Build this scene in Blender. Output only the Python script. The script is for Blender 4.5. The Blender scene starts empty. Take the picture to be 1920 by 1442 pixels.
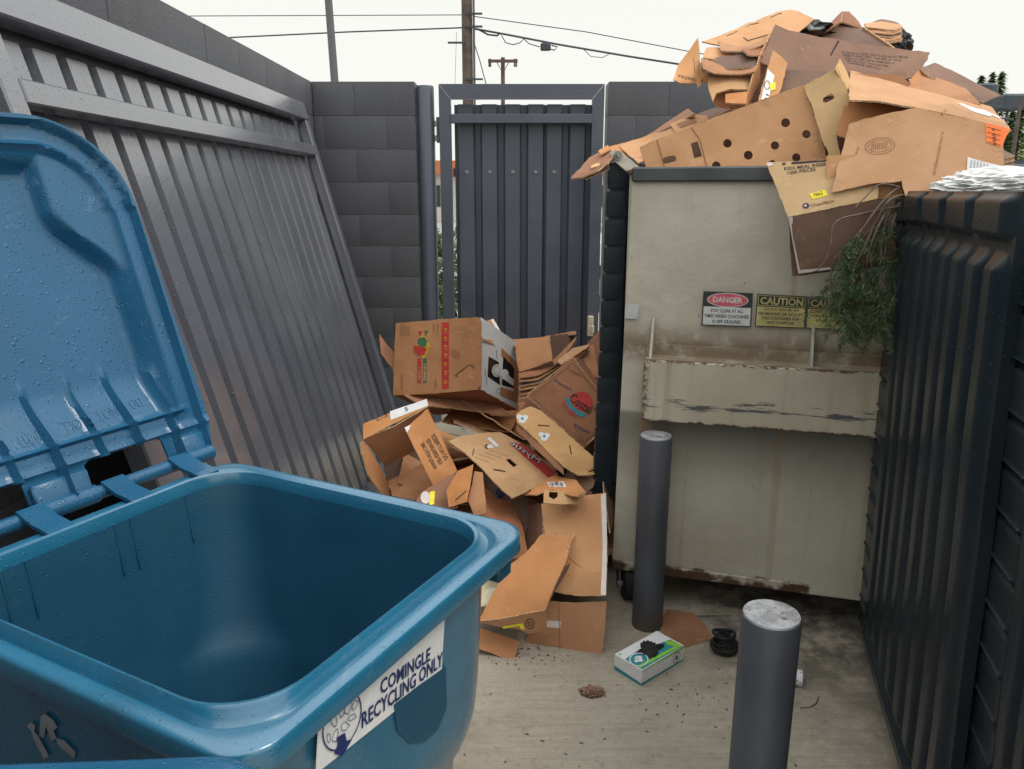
import bpy, bmesh, math, random
from mathutils import Vector, noise, geometry
random.seed(11)
R = math.radians
SC = bpy.context.scene
COL = SC.collection
# ------------------------------------------------------------------ camera
PITCH = R(14.2); CH = 1.6; F = 1440.0
cam_d = bpy.data.cameras.new('camera'); cam = bpy.data.objects.new('camera', cam_d); COL.objects.link(cam)
cam.location = (0, 0, CH); cam.rotation_euler = (math.pi/2 - PITCH, 0, 0)
cam_d.sensor_width = 36; cam_d.lens = 27.0; cam_d.clip_start = .02; cam_d.clip_end = 1500
SC.camera = cam
SC.view_settings.view_transform = 'Standard'; SC.view_settings.look = 'None'
SC.view_settings.exposure = 0.2; SC.view_settings.gamma = 1.0
# ------------------------------------------------------------------ sky
SUN_EL, SUN_AZ = R(56), R(108)       # azimuth measured from +Y clockwise
w = bpy.data.worlds.new('World'); SC.world = w; w.use_nodes = True
nt = w.node_tree; nt.nodes.clear()
sky = nt.nodes.new('ShaderNodeTexSky'); sky.sky_type = 'NISHITA'; sky.sun_disc = False
sky.sun_elevation = SUN_EL; sky.sun_rotation = SUN_AZ
tc = nt.nodes.new('ShaderNodeTexCoord'); sep = nt.nodes.new('ShaderNodeSeparateXYZ')
nt.links.new(tc.outputs['Generated'], sep.inputs[0])
rmp = nt.nodes.new('ShaderNodeMapRange'); rmp.inputs[1].default_value = 0.25; rmp.inputs[2].default_value = .9
rmp.inputs[3].default_value = 0.0; rmp.inputs[4].default_value = 1.0
nt.links.new(sep.outputs['Z'], rmp.inputs[0])
cn = nt.nodes.new('ShaderNodeTexNoise'); cn.inputs['Scale'].default_value = 2.2; cn.inputs['Detail'].default_value = 4
nt.links.new(tc.outputs['Generated'], cn.inputs['Vector'])
cr = nt.nodes.new('ShaderNodeMix'); cr.data_type = 'RGBA'
cr.inputs['A'].default_value = (8.75, 8.7, 8.15, 1); cr.inputs['B'].default_value = (15.5, 15.7, 15.9, 1)
nt.links.new(rmp.outputs[0], cr.inputs['Factor'])
mx = nt.nodes.new('ShaderNodeMix'); mx.data_type = 'RGBA'
mx.inputs['Factor'].default_value = 0.93
nt.links.new(sky.outputs[0], mx.inputs['A']); nt.links.new(cr.outputs['Result'], mx.inputs['B'])
bg = nt.nodes.new('ShaderNodeBackground'); bg.inputs['Strength'].default_value = 0.1
wo = nt.nodes.new('ShaderNodeOutputWorld')
nt.links.new(mx.outputs['Result'], bg.inputs[0]); nt.links.new(bg.outputs[0], wo.inputs[0])
sl = bpy.data.lights.new('sun', 'SUN'); sl.energy = 1.1; sl.angle = R(20); sl.color = (1, .96, .9)
so = bpy.data.objects.new('sun', sl); COL.objects.link(so)
sd = Vector((math.sin(SUN_AZ)*math.cos(SUN_EL), math.cos(SUN_AZ)*math.cos(SUN_EL), math.sin(SUN_EL)))
so.rotation_euler = sd.to_track_quat('Z', 'Y').to_euler(); so.location = (0, 0, 8)

# ------------------------------------------------------------------ helpers
sp, cp = math.sin(PITCH), math.cos(PITCH)
CAM = Vector((0, 0, CH))
def ray(px, py):
    u = (px-960)/F; v = (py-721)/F
    return Vector((u, cp - v*sp, -(sp + v*cp)))
def P(px, py, Y):
    d = ray(px, py); return CAM + d*(Y/d.y)
def G(px, py, z=0.0):
    d = ray(px, py); return CAM + d*((z-CH)/d.z)
WL = {}
def link(o, parent=None, wl=Vector((0, 0, 0))):
    COL.objects.link(o)
    WL[o] = Vector(wl)
    if parent is not None:
        o.parent = parent; o.location = WL[o]-WL[parent]
    else: o.location = wl
    return o
def tag(o, label=None, cat=None, group=None, kind=None):
    if label: o['label'] = label
    if cat: o['category'] = cat
    if group: o['group'] = group
    if kind: o['kind'] = kind
    return o
def empty(name, loc, label, cat, group=None):
    o = bpy.data.objects.new(name, None); o.empty_display_size = .05
    link(o, None, loc); return tag(o, label, cat, group)
def mk(name, verts, faces, mat, parent=None, smooth=None, fm=None, base=None):
    """world-space verts -> object whose origin is the bottom centre"""
    if base is None:
        xs = [v[0] for v in verts]; ys = [v[1] for v in verts]; zs = [v[2] for v in verts]
        base = Vector(((min(xs)+max(xs))/2, (min(ys)+max(ys))/2, min(zs)))
    me = bpy.data.meshes.new(name)
    me.from_pydata([Vector(v)-base for v in verts], [], faces)
    mats = mat if isinstance(mat, (list, tuple)) else [mat]
    for m in mats: me.materials.append(m)
    if fm: me.polygons.foreach_set('material_index', fm)
    if smooth is not None:
        me.polygons.foreach_set('use_smooth', [True]*len(me.polygons))
        me.set_sharp_from_angle(angle=R(smooth))
    me.update()
    o = bpy.data.objects.new(name, me)
    return link(o, parent, base)
class MB:
    """collects shapes in world space into one mesh"""
    def __init__(s): s.v = []; s.f = []; s.m = []
    def add(s, vs, fs, m=0):
        n = len(s.v); s.v += [Vector(a) for a in vs]; s.f += [[i+n for i in f] for f in fs]; s.m += [m]*len(fs)
    def box(s, c, size, T=None, bev=0, m=0, seg=1):
        bm = bmesh.new(); bmesh.ops.create_cube(bm, size=1)
        for v in bm.verts: v.co = Vector((v.co.x*size[0], v.co.y*size[1], v.co.z*size[2]))
        if bev: bmesh.ops.bevel(bm, geom=bm.edges[:], offset=bev, segments=seg, affect='EDGES', profile=.7)
        vs = [Vector(c)+v.co for v in bm.verts]
        if T: vs = [T(v) for v in vs]
        bm.verts.index_update()
        s.add(vs, [[v.index for v in f.verts] for f in bm.faces], m); bm.free()
    def tube(s, pts, r, n=8, m=0, caps=True, T=None):
        pts = [Vector(p) for p in pts]; rr = r if isinstance(r, (list, tuple)) else [r]*len(pts)
        rings = []; t0 = (pts[1]-pts[0]).normalized()
        a = t0.orthogonal().normalized()
        for i, p in enumerate(pts):
            t = (pts[min(i+1, len(pts)-1)]-pts[max(i-1, 0)]).normalized()
            a = (a - t*a.dot(t)).normalized(); b = t.cross(a)
            rings.append([p + (a*math.cos(2*math.pi*k/n)+b*math.sin(2*math.pi*k/n))*rr[i] for k in range(n)])
        vs = [q for rg in rings for q in rg]
        if T: vs = [T(q) for q in vs]
        fs = [[i*n+k, i*n+(k+1) % n, (i+1)*n+(k+1) % n, (i+1)*n+k] for i in range(len(pts)-1) for k in range(n)]
        if caps: fs += [list(range(n))[::-1], [(len(pts)-1)*n+k for k in range(n)]]
        s.add(vs, fs, m)
    def loft(s, rings, m=0, close=True, cap0=False, cap1=False):
        n = len(rings[0]); vs = [q for r in rings for q in r]
        fs = [[i*n+k, i*n+(k+1) % n, (i+1)*n+(k+1) % n, (i+1)*n+k] for i in range(len(rings)-1) for k in range(n if close else n-1)]
        if cap0: fs.append(list(range(n))[::-1])
        if cap1: fs.append([(len(rings)-1)*n+k for k in range(n)])
        s.add(vs, fs, m)
    def prism(s, poly, off, m=0):
        """poly: world points (planar), extruded by off vector"""
        n = len(poly); off = Vector(off)
        vs = [Vector(p) for p in poly]+[Vector(p)+off for p in poly]
        fs = [list(range(n))[::-1], [n+i for i in range(n)]]+[[i, (i+1) % n, n+(i+1) % n, n+i] for i in range(n)]
        s.add(vs, fs, m)
    def build(s, name, mat, parent=None, smooth=None, base=None):
        return mk(name, s.v, s.f, mat, parent, smooth, s.m, base)
def rr(hx, hy, r, n=6, cx=0, cy=0):
    pts = []
    for (sx, sy, a0) in ((1, 1, 0), (-1, 1, 90), (-1, -1, 180), (1, -1, 270)):
        for k in range(n+1):
            a = R(a0+90*k/n); pts.append((cx+sx*(hx-r)+r*math.cos(a), cy+sy*(hy-r)+r*math.sin(a)))
    return pts
# ------------------------------------------------------------------ materials
class NT:
    def __init__(s, name):
        s.mat = bpy.data.materials.new(name); s.mat.use_nodes = True; s.t = s.mat.node_tree
        s.t.nodes.clear(); s.out = s.t.nodes.new('ShaderNodeOutputMaterial')
        s.b = s.t.nodes.new('ShaderNodeBsdfPrincipled'); s.t.links.new(s.b.outputs[0], s.out.inputs[0])
        s.tc = s.t.nodes.new('ShaderNodeTexCoord'); s.obj = s.tc.outputs['Object']
        g = s.t.nodes.new('ShaderNodeNewGeometry'); s.pos = g.outputs['Position']
    def put(s, sock, val):
        if isinstance(val, bpy.types.NodeSocket): s.t.links.new(val, sock)
        elif val is not None:
            if sock.type == 'RGBA' and len(val) == 3: val = (*val, 1)
            sock.default_value = val
    def m(s, op, a, b=None, c=None, clamp=False):
        n = s.t.nodes.new('ShaderNodeMath'); n.operation = op; n.use_clamp = clamp
        for i, x in enumerate((a, b, c)): s.put(n.inputs[i], x)
        return n.outputs[0]
    def vec(s, v, scale=(1, 1, 1), loc=(0, 0, 0), rot=(0, 0, 0)):
        n = s.t.nodes.new('ShaderNodeMapping'); s.put(n.inputs[0], v)
        n.inputs['Scale'].default_value = scale; n.inputs['Location'].default_value = loc; n.inputs['Rotation'].default_value = rot
        return n.outputs[0]
    def noise(s, scale, detail=3, rough=.55, v=None, dist=0):
        n = s.t.nodes.new('ShaderNodeTexNoise'); s.put(n.inputs['Vector'], v if v is not None else s.pos)
        n.inputs['Scale'].default_value = scale; n.inputs['Detail'].default_value = detail
        n.inputs['Roughness'].default_value = rough; n.inputs['Distortion'].default_value = dist
        return n.outputs['Fac']
    def ramp(s, f, a, b, lo=0., hi=1.):
        n = s.t.nodes.new('ShaderNodeMapRange'); n.interpolation_type = 'SMOOTHSTEP'
        s.put(n.inputs[0], f)
        for i, x in enumerate((a, b, lo, hi)): n.inputs[i+1].default_value = x
        return n.outputs[0]
    def mix(s, f, a, b, mode='MIX'):
        n = s.t.nodes.new('ShaderNodeMix'); n.data_type = 'RGBA'; n.blend_type = mode
        s.put(n.inputs['Factor'], f); s.put(n.inputs['A'], a); s.put(n.inputs['B'], b)
        return n.outputs['Result']
    def xyz(s, v=None):
        n = s.t.nodes.new('ShaderNodeSeparateXYZ'); s.put(n.inputs[0], v if v is not None else s.pos); return n.outputs
    def bump(s, h, dist=.002, strength=1., prev=None):
        n = s.t.nodes.new('ShaderNodeBump'); s.put(n.inputs['Height'], h)
        n.inputs['Distance'].default_value = dist; n.inputs['Strength'].default_value = strength
        if prev is not None: s.put(n.inputs['Normal'], prev)
        return n.outputs[0]
    def drops(s, scale, thresh=.5, rad=.35, v=None):
        n = s.t.nodes.new('ShaderNodeTexVoronoi'); n.inputs['Scale'].default_value = scale
        s.put(n.inputs['Vector'], v if v is not None else s.pos)
        c = s.t.nodes.new('ShaderNodeSeparateColor'); s.t.links.new(n.outputs['Color'], c.inputs[0])
        rr_ = s.m('MULTIPLY', c.outputs[1], rad)
        h = s.m('SUBTRACT', 1., s.m('DIVIDE', n.outputs['Distance'], s.m('ADD', rr_, .08)), clamp=True)
        h = s.m('POWER', h, .6)
        return s.m('MULTIPLY', h, s.ramp(c.outputs[0], thresh, thresh+.03))
    def rnd(s):
        n = s.t.nodes.new('ShaderNodeObjectInfo'); return n.outputs['Random']
    def fin(s, col, rough=.5, nrm=None, spec=.5, metal=0., coat=None):
        s.put(s.b.inputs['Base Color'], col); s.put(s.b.inputs['Roughness'], rough)
        s.put(s.b.inputs['Specular IOR Level'], spec); s.put(s.b.inputs['Metallic'], metal)
        if nrm is not None: s.put(s.b.inputs['Normal'], nrm)
        if coat is not None: s.put(s.b.inputs['Coat Weight'], coat); s.b.inputs['Coat Roughness'].default_value = .2; s.b.inputs['Coat IOR'].default_value = 1.85
        return s.mat
def plain(name, col, rough=.6, spec=.4, metal=0, var=.12, scale=30):
    n = NT(name); f = n.noise(scale, 4)
    a = tuple(c*(1-var) for c in col); b = tuple(min(1, c*(1+var)) for c in col)
    return n.fin(n.mix(n.ramp(f, .3, .7), a, b), rough, n.bump(f, .0006), spec, metal)

def m_concrete():
    n = NT('slab_concrete')
    streak = n.noise(1, 5, .6, n.vec(n.pos, (4, 90, 1)))
    big = n.noise(1.6, 5, .6); fine = n.noise(220, 3, .7); mid = n.noise(9, 6, .65)
    c = n.mix(n.ramp(big, .3, .7), (.37, .325, .245), (.49, .44, .345))
    c = n.mix(n.m('MULTIPLY', n.ramp(streak, .42, .72), .55), c, (.27, .245, .195))
    c = n.mix(n.m('MULTIPLY', n.ramp(fine, .35, .75), .5), c, (.2, .17, .125))
    c = n.mix(n.m('MULTIPLY', n.ramp(n.noise(38, 5, .75), .5, .68), .35), c, (.19, .165, .12)); c = n.mix(n.m('MULTIPLY', n.ramp(n.noise(2.3, 6, .75), .5, .68), .45), c, (.20, .17, .125))
    x = n.xyz()
    # oily dirt on the ground around the containers
    dx = n.ramp(x[0], .75, 1.35); dy = n.ramp(x[1], 1.9, 2.5)
    d2 = n.m('MAXIMUM', n.m('MULTIPLY', dy, n.ramp(x[0], .5, .9)), n.m('MULTIPLY', dx, .75))
    dirt = n.m('MULTIPLY', d2, n.ramp(mid, .33, .6))
    c = n.mix(n.m('MULTIPLY', dirt, .8), c, (.045, .04, .034))
    spots = n.ramp(n.noise(26, 4, .7), .64, .72)
    c = n.mix(n.m('MULTIPLY', spots, .5), c, (.09, .075, .055))
    vn = n.t.nodes.new('ShaderNodeTexVoronoi'); vn.feature = 'DISTANCE_TO_EDGE'; vn.inputs['Scale'].default_value = .55
    n.put(vn.inputs['Vector'], n.vec(n.mix(.12, n.pos, n.t.nodes.new('ShaderNodeTexNoise').outputs['Color']), (1, 1.3, 0)))
    crack = n.m('MULTIPLY', n.ramp(vn.outputs['Distance'], .0, .006, 1., 0.), n.ramp(n.noise(3, 3), .46, .54))
    c = n.mix(n.m('MULTIPLY', crack, .7), c, (.06, .05, .04))
    h = n.m('ADD', n.m('MULTIPLY', streak, .35), n.m('MULTIPLY', fine, .6))
    return n.fin(c, n.ramp(big, .3, .7, .6, .85), n.bump(h, .0016), .3)
def m_paint(name, c0, c1, rough=.32, wet=1., scale=150, thresh=.55, coat=0.):
    n = NT(name); big = n.noise(3, 4); f = n.noise(60, 3)
    c = n.mix(n.ramp(big, .3, .7), c0, c1)
    speck = n.ramp(n.noise(170, 2, .8), .68, .75)
    c = n.mix(n.m('MULTIPLY', speck, .35), c, tuple(min(1, q*3) for q in c1))
    nrm = n.bump(f, .0007)
    if wet:
        d = n.drops(scale, thresh); d2 = n.drops(scale*.45, .72)
        nrm = n.bump(n.m('MAXIMUM', d, d2), .0035*wet, 1., nrm)
        rr_ = n.m('SUBTRACT', n.ramp(big, .3, .7, rough-.05, rough+.1), n.m('MULTIPLY', d, .2))
    else: rr_ = n.ramp(big, .3, .7, rough-.05, rough+.1)
    return n.fin(c, rr_, nrm, .5, 0, coat)
def m_block():
    n = NT('painted_block'); f = n.noise(90, 5, .7); b = n.noise(2.5, 4); st = n.noise(1, 4, .6, n.vec(n.pos, (14, 14, 1.2)))
    c = n.mix(n.ramp(b, .3, .7), (.088, .091, .101), (.106, .110, .121))
    c = n.mix(n.m('MULTIPLY', n.ramp(st, .55, .75), .3), c, (.14, .14, .145))
    return n.fin(c, .55, n.bump(n.m('ADD', f, n.m('MULTIPLY', n.ramp(n.noise(45, 3), .66, .74), -1.)), .004, .9), .4)
def m_beige():
    n = NT('weathered_beige_paint')      # object space: x along the face, z up
    x = n.xyz(n.obj)
    big = n.noise(3, 5, .6); st = n.noise(1, 5, .65, n.vec(n.obj, (16, 16, .7))); st2 = n.noise(1, 4, .6, n.vec(n.obj, (45, 45, 1.3)))
    mid = n.noise(11, 6, .7); fine = n.noise(70, 5, .75)
    c = n.mix(n.ramp(big, .3, .72), (.475, .435, .345), (.565, .525, .43))
    c = n.mix(n.m('MULTIPLY', n.ramp(st, .5, .75), .35), c, (.37, .34, .265))
    c = n.mix(n.m('MULTIPLY', n.ramp(st2, .6, .78), .4), c, (.50, .48, .39))
    # dirt lying just above the fork pocket
    band = n.m('MULTIPLY', n.ramp(x[2], .80, .87), n.ramp(x[2], .875, 1.0, 1., 0.))
    c = n.mix(n.m('MULTIPLY', n.m('MULTIPLY', band, n.ramp(mid, .25, .55)), .85), c, (.175, .115, .055))
    # shade below the pocket, put into the paint colour
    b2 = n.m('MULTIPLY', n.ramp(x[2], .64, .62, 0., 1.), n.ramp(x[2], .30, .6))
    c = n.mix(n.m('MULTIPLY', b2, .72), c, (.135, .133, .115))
    # orange runs
    run = n.m('MULTIPLY', n.ramp(n.noise(1, 3, .6, n.vec(n.obj, (9, 9, .22), (3.3, 0, 0))), .57, .68), n.ramp(mid, .25, .6))
    c = n.mix(n.m('MULTIPLY', run, .45), c, (.33, .19, .085))
    e1 = n.m('ABSOLUTE', n.m('SUBTRACT', x[0], .105)); runL = n.m('MULTIPLY', n.ramp(e1, .0, .03, 1., 0.), n.ramp(x[2], .85, .7, 0., 1.))
    c = n.mix(n.m('MULTIPLY', runL, .75), c, (.35, .19, .08))
    top = n.m('MULTIPLY', n.ramp(x[2], 1.44, 1.52), n.ramp(st, .35, .6))
    c = n.mix(n.m('MULTIPLY', top, .55), c, (.24, .17, .10))
    # rust patches near the lower edge and random chips
    bot = n.ramp(n.m('ADD', x[2], n.m('MULTIPLY', mid, .09)), .045, .06, 1., 0.)
    chips = n.m('MULTIPLY', n.ramp(fine, .66, .69), n.ramp(n.noise(4, 3), .52, .6))
    rust = n.m('MAXIMUM', n.m('MULTIPLY', bot, n.ramp(n.noise(5, 3), .47, .53)), chips)
    c = n.mix(rust, c, n.mix(fine, (.05, .03, .022), (.13, .07, .045)))
    return n.fin(c, n.ramp(big, .3, .7, .45, .65), n.bump(n.m('ADD', n.m('MULTIPLY', rust, -.6), n.m('MULTIPLY', big, 4.)), .004), .35)
def m_pocket():
    n = NT('scraped_beige_paint')        # object origin at the pocket's lower left corner
    x = n.xyz(n.obj); mid = n.noise(14, 6, .7); fine = n.noise(75, 5, .75); st = n.noise(1, 5, .65, n.vec(n.obj, (18, 18, 1.)))
    c = n.mix(n.ramp(n.noise(4, 4), .3, .7), (.45, .40, .295), (.54, .49, .37))
    c = n.mix(n.m('MULTIPLY', n.ramp(st, .5, .75), .45), c, (.25, .185, .11))
    sc = n.noise(1, 6, .75, n.vec(n.obj, (3.2, 3.2, 42)))
    bz = n.m('ABSOLUTE', n.m('SUBTRACT', x[2], .072))
    scr = n.m('MULTIPLY', n.ramp(sc, .535, .56), n.ramp(bz, .016, .034, 1., 0.))
    c = n.mix(scr, c, (.105, .105, .11))
    edge = n.ramp(n.m('ADD', n.m('ABSOLUTE', n.m('SUBTRACT', x[2], .112)), n.m('MULTIPLY', fine, .03)), .118, .123)
    ch = n.m('MULTIPLY', edge, n.ramp(mid, .45, .5))
    ch = n.m('MAXIMUM', ch, n.m('MULTIPLY', n.ramp(fine, .70, .72), n.ramp(n.noise(6, 2), .5, .6)))
    lf = n.m('MULTIPLY', n.ramp(x[0], .03, .0, 0., 1.), n.ramp(fine, .4, .55))
    ch = n.m('MAXIMUM', ch, lf)
    c = n.mix(ch, c, n.mix(fine, (.045, .03, .025), (.16, .08, .045)))
    return n.fin(c, .5, n.bump(n.m('MULTIPLY', ch, -1.), .0015), .35)
def m_card(name, c0, c1, rough=.75):
    n = NT(name); r = n.rnd()
    big = n.noise(5, 4, .6); f = n.noise(60, 4, .7); fl = n.noise(1, 2, .5, n.vec(n.obj, (160, 160, 12)))
    off = n.noise(2.2, 3, .6, n.vec(n.obj, (1, 1, 1)))
    c = n.mix(n.ramp(big, .28, .72), c0, c1)
    c = n.mix(n.m('MULTIPLY', n.ramp(off, .5, .7), .6), c, tuple(q*.62 for q in c0))
    c = n.mix(n.m('MULTIPLY', n.ramp(f, .6, .8), .25), c, tuple(q*.6 for q in c0))
    lt = n.noise(9, 5, .7, n.vec(n.obj, (1, 1, 1), (4.2, 0, 0))); c = n.mix(n.m('MULTIPLY', n.ramp(lt, .58, .68), .35), c, tuple(min(.8, q*1.45+.03) for q in c1))
    hs = n.t.nodes.new('ShaderNodeHueSaturation'); n.put(hs.inputs['Color'], c)
    n.put(hs.inputs['Value'], n.m('ADD', .86, n.m('MULTIPLY', r, .26))); n.put(hs.inputs['Saturation'], n.m('ADD', .92, n.m('MULTIPLY', r, .14)))
    vc = n.t.nodes.new('ShaderNodeTexVoronoi'); vc.feature = 'DISTANCE_TO_EDGE'; vc.inputs['Scale'].default_value = 5.5
    wv = n.t.nodes.new('ShaderNodeVectorMath'); wv.operation = 'ADD'; n.put(wv.inputs[0], n.obj); cb = n.t.nodes.new('ShaderNodeCombineXYZ'); n.put(cb.inputs[0], n.m('MULTIPLY', f, .12)); n.put(cb.inputs[1], n.m('MULTIPLY', big, .2)); n.put(cb.inputs[2], n.m('MULTIPLY', r, 9.)); n.put(wv.inputs[1], cb.outputs[0]); n.put(vc.inputs['Vector'], wv.outputs[0])
    crs = n.m('MULTIPLY', n.ramp(vc.outputs['Distance'], 0., .07, 1., 0.), n.ramp(off, .45, .6))
    h = n.m('ADD', n.m('MULTIPLY', fl, .25), n.m('SUBTRACT', n.m('MULTIPLY', big, 2.2), n.m('MULTIPLY', crs, .55)))
    return n.fin(hs.outputs[0], rough, n.bump(h, .0022), .25)
M = {}
M['concrete'] = m_concrete()
M['asphalt'] = plain('lot_pavement', (.33, .325, .31), .8, .3, var=.2, scale=6)
M['block'] = m_block()
M['gate_grey'] = m_paint('wet_grey_gate_paint', (.108, .115, .136), (.132, .140, .164), .32, .6, 120, .45, 1.)
M['gate_blue'] = m_paint('blue_grey_gate_paint', (.078, .091, .118), (.098, .111, .140), .36, .25, 120, .6)
def m_bollard():
    n = NT('bollard_paint'); x = n.xyz(); big = n.noise(4, 5); c = n.mix(n.ramp(big, .3, .7), (.060, .064, .074), (.080, .085, .096))
    st = n.noise(1, 4, .6, n.vec(n.pos, (22, 22, 2.)))
    c = n.mix(n.m('MULTIPLY', n.ramp(st, .55, .75), .35), c, (.12, .12, .125))
    chip = n.ramp(n.noise(85, 4, .8), .69, .71); c = n.mix(chip, c, (.30, .31, .32))
    scr = n.m('MULTIPLY', n.ramp(n.noise(1, 5, .7, n.vec(n.pos, (9, 9, 70))), .66, .69), n.ramp(n.noise(5, 2), .5, .58)); c = n.mix(n.m('MULTIPLY', scr, .6), c, (.2, .2, .2))
    ds = n.m('MULTIPLY', n.ramp(n.m('ADD', x[2], n.m('MULTIPLY', big, .08)), .05, .16, 1., 0.), .8); c = n.mix(ds, c, (.085, .072, .055))
    return n.fin(c, n.ramp(big, .3, .7, .36, .55), n.bump(n.m('ADD', n.m('MULTIPLY', chip, -1.), big), .0012), .4)
M['bollard'] = m_bollard()
n_ = NT('bollard_cap_paint'); fz = n_.noise(28, 6, .75)
M['cap'] = n_.fin(n_.mix(n_.ramp(n_.noise(35, 5, .7), .62, .66), n_.mix(n_.ramp(fz, .4, .6), (.30, .31, .32), (.46, .47, .48)), (.2, .13, .08)), n_.ramp(fz, .4, .6, .25, .5), n_.bump(fz, .004), .5, .3)
M['beige'] = m_beige(); M['pocket'] = m_pocket()
M['beige_plain'] = plain('beige_steel', (.40, .37, .29), .5)
M['rust'] = plain('rusty_steel', (.10, .055, .035), .8, .2, var=.5, scale=40)
M['dark_rail'] = plain('dark_top_rail', (.055, .058, .062), .4, .5, var=.25, scale=8)
M['steel'] = plain('worn_steel', (.30, .29, .28), .4, .5, .7)
M['rubber'] = plain('black_rubber', (.022, .021, .02), .7, .3)
def m_black():
    n = NT('wet_black_lid_plastic'); f = n.noise(140, 3, .7); b = n.noise(4, 4)
    c = n.mix(n.ramp(b, .3, .7), (.013, .020, .025), (.020, .028, .034))
    d = n.drops(120, .82)
    return n.fin(c, n.ramp(b, .3, .7, .20, .32), n.bump(d, .002, 1., n.bump(f, .0008)), .2)
M['lid_black'] = m_black()
def m_blue(name, c0, c1, rough, sc, th, wet, scuff=1., coat=None):
    n = NT(name); b = n.noise(4, 4); f = n.noise(200, 2)
    c = n.mix(n.ramp(b, .3, .7), c0, c1)
    sc_ = n.noise(1, 4, .7, n.vec(n.pos, (30, 8, 30)))
    c = n.mix(n.m('MULTIPLY', n.ramp(sc_, .60, .72), .35*scuff), c, (.13, .24, .32))
    sp_n = n.ramp(n.noise(330, 2, .6), .72, .77); c = n.mix(n.m('MULTIPLY', sp_n, .4), c, (.35, .5, .6)); gr = n.noise(2.6, 6, .7); c = n.mix(n.m('MULTIPLY', n.ramp(gr, .52, .7), .35), c, (.03, .075, .10))
    d = n.m('MAXIMUM', n.drops(sc, th), n.drops(sc*.62, th+.26))
    return n.fin(c, n.ramp(b, .3, .7, rough, rough+.09), n.bump(d, .004*wet, 1., n.bump(f, .0003)), .5, 0., coat)
M['blue'] = m_blue('blue_cart_plastic', (.016, .138, .240), (.020, .160, .275), .20, 150, .68, .35, 1., .7)
M['blue_in'] = m_blue('blue_cart_inner_plastic', (.011, .070, .125), (.014, .082, .145), .38, 170, .8, .25, .15)  # same cart plastic, darkened in colour for the shaded inside
M['blue_lid'] = m_blue('blue_lid_plastic', (.018, .105, .205), (.022, .12, .235), .17, 150, .55, .28)
M['kraft'] = m_card('kraft_board', (.43, .195, .082), (.53, .255, .115))
M['kraft_light'] = m_card('light_kraft_board', (.52, .27, .125), (.60, .335, .168))
M['kraft_gold'] = m_card('golden_kraft_board', (.54, .30, .125), (.62, .37, .17))
M['kraft_yellow'] = m_card('yellow_kraft_board', (.54, .345, .155), (.62, .41, .195))
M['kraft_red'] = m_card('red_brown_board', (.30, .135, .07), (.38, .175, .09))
M['kraft_dark'] = m_card('dark_brown_board', (.185, .11, .078), (.25, .15, .105))  # dark board; also puts shade into panels, box insides and heap gaps
M['edge'] = plain('board_cut_edge', (.50, .33, .19), .85, .1, var=.75, scale=260)
M['greyboard'] = m_card('grey_white_board', (.45, .46, .46), (.56, .56, .55))
M['white'] = plain('white_label', (.74, .74, .73), .5, .4, var=.05)
M['paper'] = plain('sign_white', (.60, .61, .58), .5, .4, var=.12, scale=12)
M['tape'] = plain('clear_tape', (.66, .58, .52), .2, .6, var=.06)
M['yellow'] = plain('yellow_sticker', (.85, .72, .03), .5)
M['orange'] = plain('orange_sticker', (.90, .20, .04), .55)
M['ink'] = plain('dark_ink', (.045, .035, .035), .7, .2)
M['ink_soft'] = plain('faded_ink', (.22, .12, .07), .8, .2)
M['ink_blue'] = plain('navy_ink', (.02, .035, .13), .55, .3)
M['red'] = plain('red_ink', (.50, .045, .04), .6, .3)
M['green'] = plain('green_ink', (.05, .17, .08), .6, .3)
M['teal'] = plain('teal_ink', (.03, .25, .28), .5, .3)
M['lime'] = plain('lime_ink', (.25, .55, .06), .5, .3)
M['mustard'] = plain('ochre_ink', (.62, .36, .04), .6, .3)
M['sign_yellow'] = plain('sign_yellow', (.50, .44, .17), .5, .4, var=.2, scale=14)
M['sign_red'] = plain('sign_red', (.62, .10, .14), .45, .5)
M['sign_black'] = plain('sign_black', (.025, .025, .027), .4, .5)
M['void'] = plain('black_bag_plastic', (.012, .012, .014), .3, .5)  # black bags; also colours in the dark of holes
M['bag'] = plain('white_bag_plastic', (.80, .80, .78), .3, .5, var=.06, scale=9)
M['cream'] = plain('cream_plastic', (.62, .57, .42), .5, .4)
M['twig'] = plain('bark_twig', (.14, .105, .085), .8, .2, var=.35, scale=60)
def m_needle():
    n = NT('conifer_needles'); f = n.noise(24, 3); c = n.mix(n.ramp(f, .3, .7), (.05, .115, .06), (.15, .21, .09))
    return n.fin(c, .5, None, .35)
M['needle'] = m_needle()
M['wood'] = plain('weathered_pole_wood', (.115, .085, .075), .85, .2, var=.25, scale=5)
M['galv'] = plain('grey_pole_steel', (.12, .125, .13), .5, .4, .3)
M['wire'] = plain('cable_black', (.05, .055, .06), .6)
M['car'] = plain('white_car_paint', (.72, .73, .74), .15, .6, var=.02)
M['glass'] = plain('dark_glass', (.02, .025, .03), .08, .6)
M['leaf'] = plain('shrub_leaf', (.07, .12, .035), .6, .3, var=.5, scale=12)
M['tank'] = plain('tank_grey', (.06, .075, .085), .6, .3, var=.1, scale=1)
M['hill'] = plain('hill_grass', (.16, .15, .08), .95, .1, var=.3, scale=.2)
M['render'] = plain('pale_wall_render', (.55, .53, .47), .8, .2, var=.1, scale=1)
M['brick'] = plain('orange_fascia', (.48, .17, .06), .7, .2, var=.1, scale=2)
M['pink'] = plain('tailgate_red', (.3, .02, .02), .3, .5)

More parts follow.
